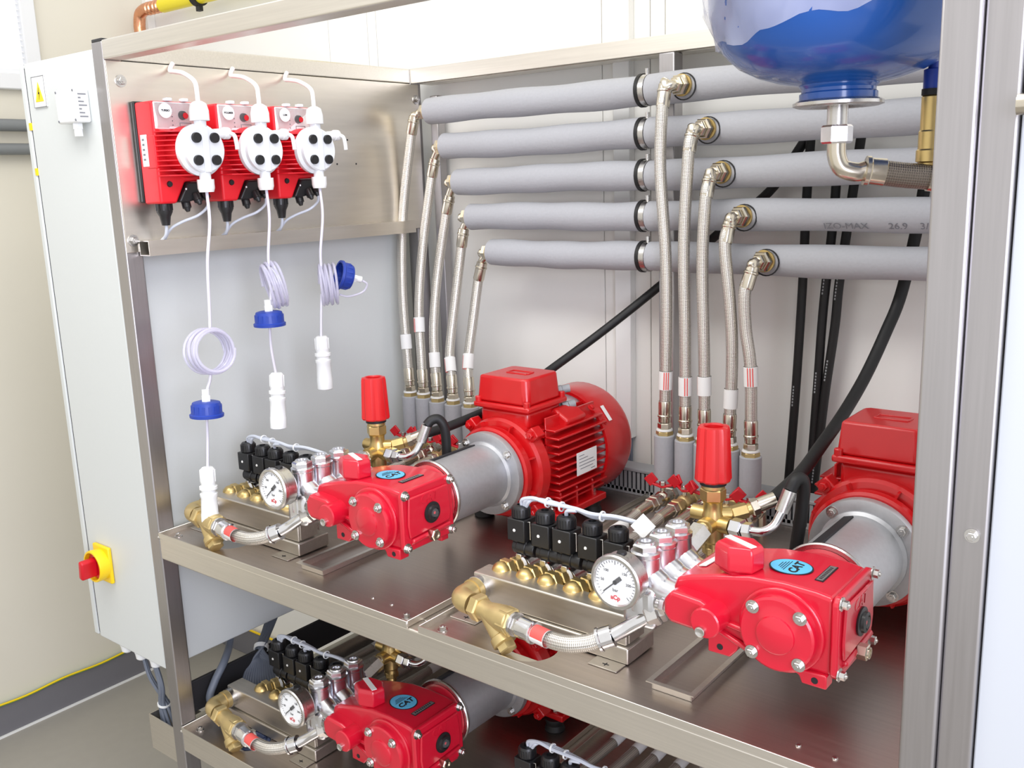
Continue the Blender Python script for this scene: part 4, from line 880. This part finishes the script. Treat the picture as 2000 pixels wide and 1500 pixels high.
MB().ring((.001, .268, H - .403), (.007, .261, H - .409), .0165, .0190, 18).build('cable_tie', 'white_plastic', cb2)
cd2 = tag(MB().tube([(-.06, .22, CZ0 + .02), (-.035, .20, H - .375), (.022, .142, H - .385), (.030, .105, H - .42), (.034, .085, H - .455), (.05, .098, H - .482), (.09, .12, H - .4805)], .0095, 14).build('conduit', 'cable_grey'), 'thick grey flexible conduit curving down below the cabinet', 'conduit')
cc = thing('cable_coil', 'coiled dark cables in the opening under the lower strainer', 'cable', (.205, .075, H - .55), None)
for k in range(6):
    pts = [(.205 + (.020 + .004*k)*math.cos(a*.5 + k*.5), .078 + (.020 + .003*k)*math.sin(a*.5 + k*.5), H - .512 + .006*(k % 3)) for a in range(13)]
    MB().tube(pts, .0048, 8, 3).build('cable', 'blue_cable', cc)
# ------------------------------------------------------------------ dosing station on the left end panel
mp = thing('mounting_panel', 'brushed stainless panel at the left end carrying the three dosing pumps', 'panel', (.043, .45, H + .62))
MB().b2(.0405, .0435, .002, .912, H + .622, H + 1.010).build('sheet', 'steel_sheet', mp, bev=.0008)
for y, z in ((.027, .971), (.014, .647), (.897, .970)): bolt(mp, (.0437, y + .004, H + z), (1, 0, 0), .008, .007)
for q, z in ((.64, .86), (.60, .80), (.665, .80)): MB().cyl((.0433, q, H + z), (.0438, q, H + z), .0025, n=10).build('drill_hole', 'ink', mp)
rl = thing('cable_rail', 'hollow stainless rail below the dosing pumps with an open end', 'rail', (.065, .42, H + .615))
x0, x1, y0, y1, z0, z1 = .0445, .082, .030, .835, H + .614, H + .646
for nm, q in (('top_wall', (x0, x1, y0, y1, z1 - .002, z1)), ('bottom_wall', (x0, x1, y0, y1, z0, z0 + .002)), ('front_wall', (x1 - .002, x1, y0, y1, z0 + .002, z1 - .002)), ('rear_wall', (x0, x0 + .002, y0, y1, z0 + .002, z1 - .002))): MB().b2(*q).build(nm, 'steel_sheet', rl)
MB().b2(x0 + .002, x1 - .002, y0 + .05, y0 + .052, z0 + .002, z1 - .002).build('hollow_shade', 'dark_gap', rl)  # dark sheet standing in for the shade inside the open rail
YC, ZC = .105, H + .828
def D(x, y, z): return (x, YC + y, ZC + z)
def DH(x, y, z): return (x, YC + .014 + y, ZC + z)      # the liquid end sits off the housing centre
def dosing_pump(label):
    t = thing('dosing_pump', label, 'dosing pump', (.10, YC, ZC - .106), 'red dosing pumps on the stainless panel')
    R = 'dosing_red'
    MB().b2(.0445, .0560, YC - .060, YC + .058, ZC - .104, ZC + .103).build('back_plate', 'black_plastic', t, bev=.003)
    hp = [(-.058, -.107), (-.020, -.107), (.004, -.063), (.057, -.063), (.057, .100), (-.058, .100)]
    MB().prism([(YC + y, ZC + z) for y, z in hp], 'x', .056, .118).build('housing', R, t, bev=.005, seg=3)
    MB().b2(.084, .1185, YC - .0592, YC - .050, ZC - .035, ZC + .032).build('side_recess', R, t, bev=.002)
    MB().b2(.070, .092, YC - .0600, YC - .0585, ZC - .030, ZC + .034).build('side_label', 'paper', t)
    m = MB()
    for k in range(5): m.b2(.075, .083, YC - .0603, YC - .0600, ZC + .022 - k*.010, ZC + .026 - k*.010)
    m.build('label_print', 'print_grey', t, smooth=False)
    MB().lathe([(.048, .108), (.054, .108), (.053, .130), (.050, .162), (0, .162)], DH(0, 0, -.002), (1, 0, 0), 40).build('head_seat', R, t)
    fz = [-.050, -.040, -.030, -.020, -.010, .000, .010, .020, .030, .038]
    for z in fz:
        w = min(.058, .060)
        ww = math.sqrt(max(.052**2 - z*z, .0003)); q = [(.100, -.0578), (.134, -.0578), (.146, -.050), (.160, .010 - ww), (.160, .010 + ww), (.146, .050), (.134, .0572), (.100, .0572)]
        MB().prism([(x, YC + y) for x, y in q], 'z', ZC + z - .0012, ZC + z + .0012).build('fin', R, t)
    # control panel with a clear hinged cover
    MB().b2(.1175, .1215, YC - .054, YC + .056, ZC + .044, ZC + .098).build('control_panel', 'white_plastic', t, bev=.002)
    cvr = [(-.056, .100), (.058, .100), (.058, .047), (-.020, .047), (-.028, .040), (-.046, .040), (-.056, .050)]
    MB().prism([(YC + y, ZC + z) for y, z in cvr], 'x', .1215, .1300).build('clear_cover', 'clear_cover', t, bev=.002)
    for y in (-.020, .018): MB().box(D(.120, y, .103), (.016, .014, .007)).build('hinge', 'clear_head', t, bev=.002)
    MB().lathe([(0, 0), (.0150, 0), (.0150, .0008), (0, .0008)], D(.1302, -.034, .080), (1, 0, 0), 30).build('name_disc', 'white_plastic', t)
    k_ = MB().lathe([(0, 0), (.0095, 0), (.0085, .006), (0, .006)], D(.1215, .010, .072), (1, 0, 0), 24).build('dial_knob', 'black_plastic', t)
    MB().lathe([(0, 0), (.0062, 0), (.0062, .0006), (0, .0006)], D(.1304, .012, .071), (1, 0, 0), 20).build('knob_mark', 'isolator_red', t)
    m = MB()
    for k in range(5): m.box(D(.1219, -.014, .086 - k*.0085), (.0006, .0018, .0022))
    m.build('indicator_dots', 'ink', t, smooth=False)
    m = MB()
    for q in ((.002, .030, .056, .0575), (.002, .030, .0465, .048), (.002, .0035, .048, .056), (.0285, .030, .048, .056)): m.b2(.1217, .1221, YC + q[0], YC + q[1], ZC + q[2], ZC + q[3])
    m.build('panel_frame', 'print_grey', t, smooth=False)
    # liquid end
    MB().lathe([(0, .1595), (.053, .1595), (.0535, .162), (.0535, .170), (.050, .173), (.047, .175), (.047, .185), (.044, .188), (0, .188)], DH(0, 0, 0), (1, 0, 0), 44).build('pump_head', 'clear_head', t, ang=30)
    MB().b2(.1875, .1905, YC + .006, YC + .022, ZC - .046, ZC + .046).build('head_rib', 'clear_head', t, bev=.001)
    for sy in (-1, 1):
        for sz in (-1, 1):
            MB().lathe([(0, .001), (.0100, .001), (.0105, -.001), (.0105, -.006), (0, -.006)], DH(.1935, sy*.0215, sz*.0225 + .001), (1, 0, 0), 22).build('head_bolt', 'black_plastic', t)
    MB().cyl(DH(.176, 0, .040), DH(.176, 0, .062), .0125, n=20).build('port', 'clear_head', t)
    m = MB().lathe([(0, .058), (.0200, .058), (.0200, .078), (.0165, .092), (.0080, .097), (0, .097)], DH(.176, 0, 0), (0, 0, 1), 12); m.build('discharge_nut', 'white_plastic', t, bev=.001)
    MB().cyl(DH(.176, 0, -.044), DH(.176, 0, -.062), .0120, n=20).build('port', 'clear_head', t)
    m = MB().lathe([(0, -.060), (.0175, -.060), (.0175, -.078), (.0150, -.086), (0, -.086)], DH(.176, 0, 0), (0, 0, 1), 12); m.build('suction_nut', 'white_plastic', t)
    m = MB().cyl(DH(.176, .030, .032), DH(.176, .058, .034), .0105, n=18); m.cyl(DH(.176, .054, .034), DH(.176, .066, .034), .0125, n=12); m.build('bleed_valve', 'white_plastic', t)
    MB().tube([DH(.188, .062, .034), DH(.192, .070, .028), DH(.194, .072, .012), DH(.195, .072, .000)], .0045, 10, 4).build('bleed_tip', 'white_plastic', t)
    MB().tube([DH(.176, 0, .090), DH(.176, .000, .112), DH(.168, .002, .136), DH(.125, .008, .156), DH(.085, .014, .164), DH(.058, .020, .168), DH(.050, .028, .178), DH(.050, .034, .186)], .0048, 12, 6).build('discharge_tube', 'hose_white', t)
    # black connector box, glands and leads
    MB().prism([(YC + y, ZC + z) for y, z in ((-.018, -.104), (.006, -.064), (.056, -.064), (.056, -.090), (.030, -.100), (.0, -.106))], 'x', .064, .124).build('connector_box', 'black_plastic', t, bev=.003)
    MB().lathe([(0, 0), (.0022, 0), (0, .001)], D(.1242, .000, -.078), (1, 0, 0), 10).build('light', 'paper', t)
    for q in ((.110, .004, -.102, .3), (.124, .022, -.090, .6), (.126, .040, -.084, .6)):
        p = Vector(D(*q[:3])); d = Vector((q[3], .0, -1)).normalized(); m = MB().cyl(p, p + d*.016, .0095, n=14); m.cyl(p + d*.016, p + d*.024, .0075, .004, n=14); m.build('plug', 'black_plastic', t)
    MB().lathe([(0, 0), (.0065, 0), (.0055, .003), (0, .003)], D(.1182, -.034, -.067), (1, 0, 0), 18).build('housing_screw', 'black_plastic', t)
    m = MB().lathe([(0, 0), (.0165, 0), (.0165, .018), (.0115, .028), (.0085, .046), (.006, .046)], D(.092, -.036, -.106), (0, 0, -1), 16)
    for k in range(10):
        a = 2*PI*k/10; m.obox(D(.092 + .0165*math.cos(a), -.036 + .0165*math.sin(a), -.114), (.002, .004, .014), (math.cos(a), math.sin(a), 0))
    m.build('power_gland', 'black_plastic', t)
    MB().tube([D(.092, -.036, -.150), D(.092, -.036, -.160), D(.086, -.036, -.174), D(.066, -.034, -.184)], .0034, 8, 4).build('power_lead', 'cable_light', t)
    MB().tube([D(.138, .040, -.104), D(.139, .036, -.118), D(.130, .018, -.134), D(.110, -.008, -.146), D(.092, -.026, -.160), D(.070, -.030, -.184)], .0030, 8, 5).build('signal_lead', 'cable_light', t)
    return t
DL = ('red dosing pump nearest the front post, its disc lettered TURBO', 'middle red dosing pump, its disc lettered POLIMER', 'rightmost red dosing pump with white side valve in the clear')
DT = ('TURBO', 'POLIMER', 'LUM')
dp = dosing_pump(DL[0])
dps = [dp, copy_tree(dp, (0, .1525, 0)), copy_tree(dp, (0, .3050, 0))]
for k, o in enumerate(dps):
    o['label'] = DL[k]
    text_mesh(DT[k], .0058, (.1314, YC - .034 + .1525*k, ZC + .080), (0, 1, 0), (0, 0, 1), .0003, 'disc_lettering', 'ink', o, .0002)

# ------------------------------------------------------------------ hanging suction sets
def foot_valve(t, x, y, z, tilt):
    d = Vector(tilt).normalized()
    m = MB().lathe([(0, 0), (.0115, 0), (.0150, .004), (.0160, .034), (.0150, .036), (.0150, .040), (.0190, .041), (.0190, .047), (.0150, .049), (.0150, .055), (.0185, .057), (.0185, .062), (.0170, .066), (.0178, .100), (.0185, .102), (.0185, .126), (.0165, .128), (0, .128)], (x, y, z), d, 22); m.build('foot_valve', 'white_plastic', t, ang=30)
    u, w, _ = MB.frame(d); m = MB()
    for k in range(8):
        a = 2*PI*k/8; r = u*math.cos(a) + w*math.sin(a); m.obox(Vector((x, y, z)) + d*.018 + r*.0152, (.026, .004, .0025), d, r)
    m.build('valve_ribs', 'white_plastic', t)
def blue_cap(t, p, d, s=1.0):
    """screw cap, p = centre of its open underside, d = direction of its closed top"""
    p = Vector(p); d = Vector(d).normalized(); u, w, _ = MB.frame(d)
    cpo = MB().lathe([(.030, .0), (.0350, .0), (.0355, .006), (.0320, .008), (.0310, .024), (.0285, .031), (.022, .033), (0, .033)], p, d, 32).build('blue_cap', 'blue_plastic', t, ang=30)
    m = MB()
    for k in range(16):
        a = 2*PI*k/16; r = u*math.cos(a) + w*math.sin(a); m.obox(p + d*.017 + r*.0308, (.016, .005, .0022), d, r)
    m.build('cap_ribs', 'blue_plastic', cpo)
    m = MB().hexn(p + d*.032, p + d*.046, .0095); m.cyl(p + d*.046, p + d*.058, .0080, n=14); m.build('cap_gland', 'white_plastic', t)
def coil(t, c, ax, R, turns, pitch, r=.0032, seed=1, sx=1.0):
    rnd = random.Random(seed); u, w, d = MB.frame(ax); c = Vector(c); pts = []; N = 14
    for i in range(turns*N + 1):
        a = 2*PI*i/N; k = int(i/N); rr = R*(1 + .05*math.sin(k*2.1 + seed)) ; h = (i/N - turns/2)*pitch + .002*math.sin(a*1.3 + k)
        pts.append(c + d*h + u*(rr*sx*math.cos(a)) + w*(rr*math.sin(a)))
    MB().tube(pts, r, 8, 3).build('coiled_tube', 'clear_tube', t)
def HV(x, y, z): return Vector((x, y, H + z))
s1 = thing('suction_line', 'hanging clear suction tube with round coil, blue cap and lowest white foot valve', 'tube', HV(.2, .03, .04), 'suction lines hanging from the dosing pumps')
MB().tube([HV(.176, .119, .744), HV(.192, .108, .68), HV(.2, .088, .60), HV(.2, .081, .50), HV(.2, .078, .462)], .0033, 10, 6).build('upper_tube', 'tube_pale', s1)
coil(s1, HV(.2, .073, .414), (1, -.06, .10), .0450, 8, .0062, seed=2)
MB().tube([HV(.2, .070, .372), HV(.2, .064, .350), HV(.2, .057, .335), HV(.2, .054, .31)], .0033, 10, 6).build('middle_tube', 'tube_pale', s1)
blue_cap(s1, HV(.2, .049, .277), (0, .05, 1))
MB().tube([HV(.2, .049, .29), HV(.2, .045, .23), HV(.2, .037, .160)], .0030, 10, 6).build('lower_tube', 'tube_pale', s1)
foot_valve(s1, .2, .037, H + .168, (0, -.05, -1))
s2 = thing('suction_line', 'hanging suction tube whose edge-on coil sits on a blue cap, middle one', 'tube', HV(.2, .23, .22), 'suction lines hanging from the dosing pumps')
MB().tube([HV(.176, .2715, .744), HV(.193, .260, .68), HV(.2, .243, .60), HV(.2, .243, .545), HV(.2, .240, .50)], .0033, 10, 6).build('upper_tube', 'tube_pale', s2)
coil(s2, HV(.2, .252, .535), (.33, .90, .22), .050, 7, .0050, seed=4, sx=.55)
MB().ring(HV(.198, .249, .5475), HV(.199, .2535, .5485), .0265, .0285, 20).build('cable_tie', 'white_plastic', s2)
blue_cap(s2, HV(.2, .231, .446), (0, .0, 1))
MB().tube([HV(.2, .231, .46), HV(.2, .229, .40), HV(.2, .236, .335)], .0030, 10, 6).build('lower_tube', 'tube_pale', s2)
foot_valve(s2, .2, .238, H + .338, (0, -.06, -1))
s3 = thing('suction_line', 'hanging suction tube with coil and sideways blue cap, rightmost one', 'tube', HV(.2, .40, .27), 'suction lines hanging from the dosing pumps')
MB().tube([HV(.176, .424, .744), HV(.193, .412, .68), HV(.2, .392, .60), HV(.2, .390, .56)], .0033, 10, 6).build('upper_tube', 'tube_pale', s3)
coil(s3, HV(.2, .408, .520), (.60, .78, .05), .046, 7, .0055, seed=7, sx=.80)
blue_cap(s3, HV(.205, .436, .540), (.35, .80, -.25))
MB().tube([HV(.232, .486, .522), HV(.235, .498, .512), HV(.225, .492, .494), HV(.21, .46, .486), HV(.2, .44, .492)], .0026, 8, 5).build('return_tube', 'tube_pale', s3)
MB().tube([HV(.2, .385, .50), HV(.2, .380, .46), HV(.2, .374, .400)], .0030, 10, 6).build('lower_tube', 'tube_pale', s3)
foot_valve(s3, .2, .375, H + .402, (0, .0, -1))

# ------------------------------------------------------------------ expansion vessel, upper right
TX, TY = 1.466, .2125
tk = thing('expansion_vessel', 'blue expansion vessel half wrapped in clear plastic hanging at upper right', 'tank', (TX, TY, H + .83))
zb = H + .852
prof = [(.044, 0), (.075, .006), (.104, .015), (.129, .028), (.148, .046), (.160, .068), (.168, .096), (.170, .130), (.170, .42), (.150, .46), (.11, .49), (0, .505)]
MB().lathe(prof, (TX, TY, zb), (0, 0, 1), 64).build('shell', 'tank_blue', tk, ang=60)
MB().lathe([(.040, .006), (.050, .006), (.0505, .0), (.047, -.004), (.047, -.008), (.0495, -.010), (.0495, -.018), (.030, -.019)], (TX, TY, zb), (0, 0, 1), 40).build('neck', 'tank_blue', tk, ang=30)
MB().lathe([(.024, -.020), (.054, -.0185), (.0575, -.021), (.0575, -.025), (.052, -.027), (.036, -.027), (.030, -.024), (.0135, -.024)], (TX, TY, zb), (0, 0, 1), 44).build('flange', 'zinc', tk, ang=30)
MB().cyl((TX, TY, zb - .022), (TX, TY, zb - .050), .0135, n=24).build('stub', 'zinc', tk)
# crinkled film over the upper part
m = MB(); rnd = random.Random(11); NA, NZ = 96, 26; vs_ = []; fs = []
def prof_r(h):
    for (r0, h0), (r1, h1) in zip(prof[:-1], prof[1:]):
        if h0 <= h <= h1: return r0 + (r1 - r0)*(h - h0)/(h1 - h0)
    return .170
for j in range(NZ + 1):
    for i in range(NA):
        a = 2*PI*i/NA; lo = .084 + .032*math.sin(a + .89) + .004*math.sin(7*a) + .003*math.sin(13*a + 1)
        h = lo + (.40 - lo)*j/NZ; r = prof_r(h) + .0022 + .0050*rnd.random()**2 + .0022*math.sin(9*a + 60*h) + .0014*math.sin(23*a - 90*h)
        vs_.append((TX + r*math.cos(a), TY + r*math.sin(a), zb + h + (.003*rnd.random() if j else 0)))
for j in range(NZ):
    for i in range(NA): fs.append((j*NA + i, j*NA + (i+1) % NA, (j+1)*NA + (i+1) % NA, (j+1)*NA + i))
m.add(vs_, fs).build('plastic_wrap', 'plastic_wrap', tk, ang=80)
th = thing('vessel_hose', 'dark braided hose leading right from the blue expansion vessel', 'hose', (TX + .05, TY, H + .75))
zn = zb - .050
MB().hexn((TX, TY, zn), (TX, TY, zn - .024), .0205).build('union_nut', 'chrome', th)
MB().tube([(TX, TY, zn - .020), (TX + .001, TY, zn - .040), (TX + .008, TY + .003, zn - .056), (TX + .024, TY + .012, zn - .062), (TX + .034, TY + .018, zn - .060)], .0125, 18, 6).build('elbow', 'nickel', th)
p0, p1 = Vector((TX + .032, TY + .017, zn - .060)), Vector((TX + .108, TY + .060, zn - .072))
MB().tube([p0 + (p1 - p0)*.1, p0 + (p1 - p0)*.5 + Vector((0, 0, -.001)), p1], .0165, 20, 6).build('braided_hose', 'braid_dark', th)
dd = (p1 - p0).normalized(); MB().lathe([(.012, 0), (.0195, .001), (.0195, .006), (.0175, .008), (.0182, .026), (.016, .028)], p0, dd, 22).build('ferrule', 'nickel', th)
MB().cyl(p1 - dd*.006, p1 + dd*.006, .0185, n=22).build('ferrule', 'nickel', th)
MB().cyl(p1 + dd*.006, p1 + dd*.022, .0160, n=20).build('end_nut', 'nickel', th)
sv = thing('drain_valve', 'upright brass valve with blue cap beside the right post', 'valve', (1.568, .278, H + .735))
q = Vector((1.566, .278, H + .725))
m = MB().lathe([(0, 0), (.013, 0), (.013, .024), (.0165, .026), (.0165, .040), (.0145, .042), (.0145, .064), (.013, .066), (.013, .108), (.0115, .110), (0, .110)], q, (0, 0, 1), 24); m.build('body', 'brass', sv, ang=30)
MB().lathe([(0, .110), (.0135, .110), (.0135, .118), (0, .118)], q, (0, 0, 1), 20).build('ring', 'black_rubber', sv)
MB().lathe([(0, .118), (.0120, .118), (.0120, .142), (.007, .144), (.006, .158), (0, .158)], q, (0, 0, 1), 20).build('cap', 'blue_plastic', sv)

# added stub imitating the blurred reflection of pipes in the trim steel
ps = thing('reflection_stub', 'made-up short grey pipe imitating a reflection in the right trim post', 'pipe', (1.75, -.01, H + .78))
MB().cyl((1.7235, -.006, H + .801), (1.86, -.006, H + .801), .0105, n=20).build('pipe', 'nickel', ps)
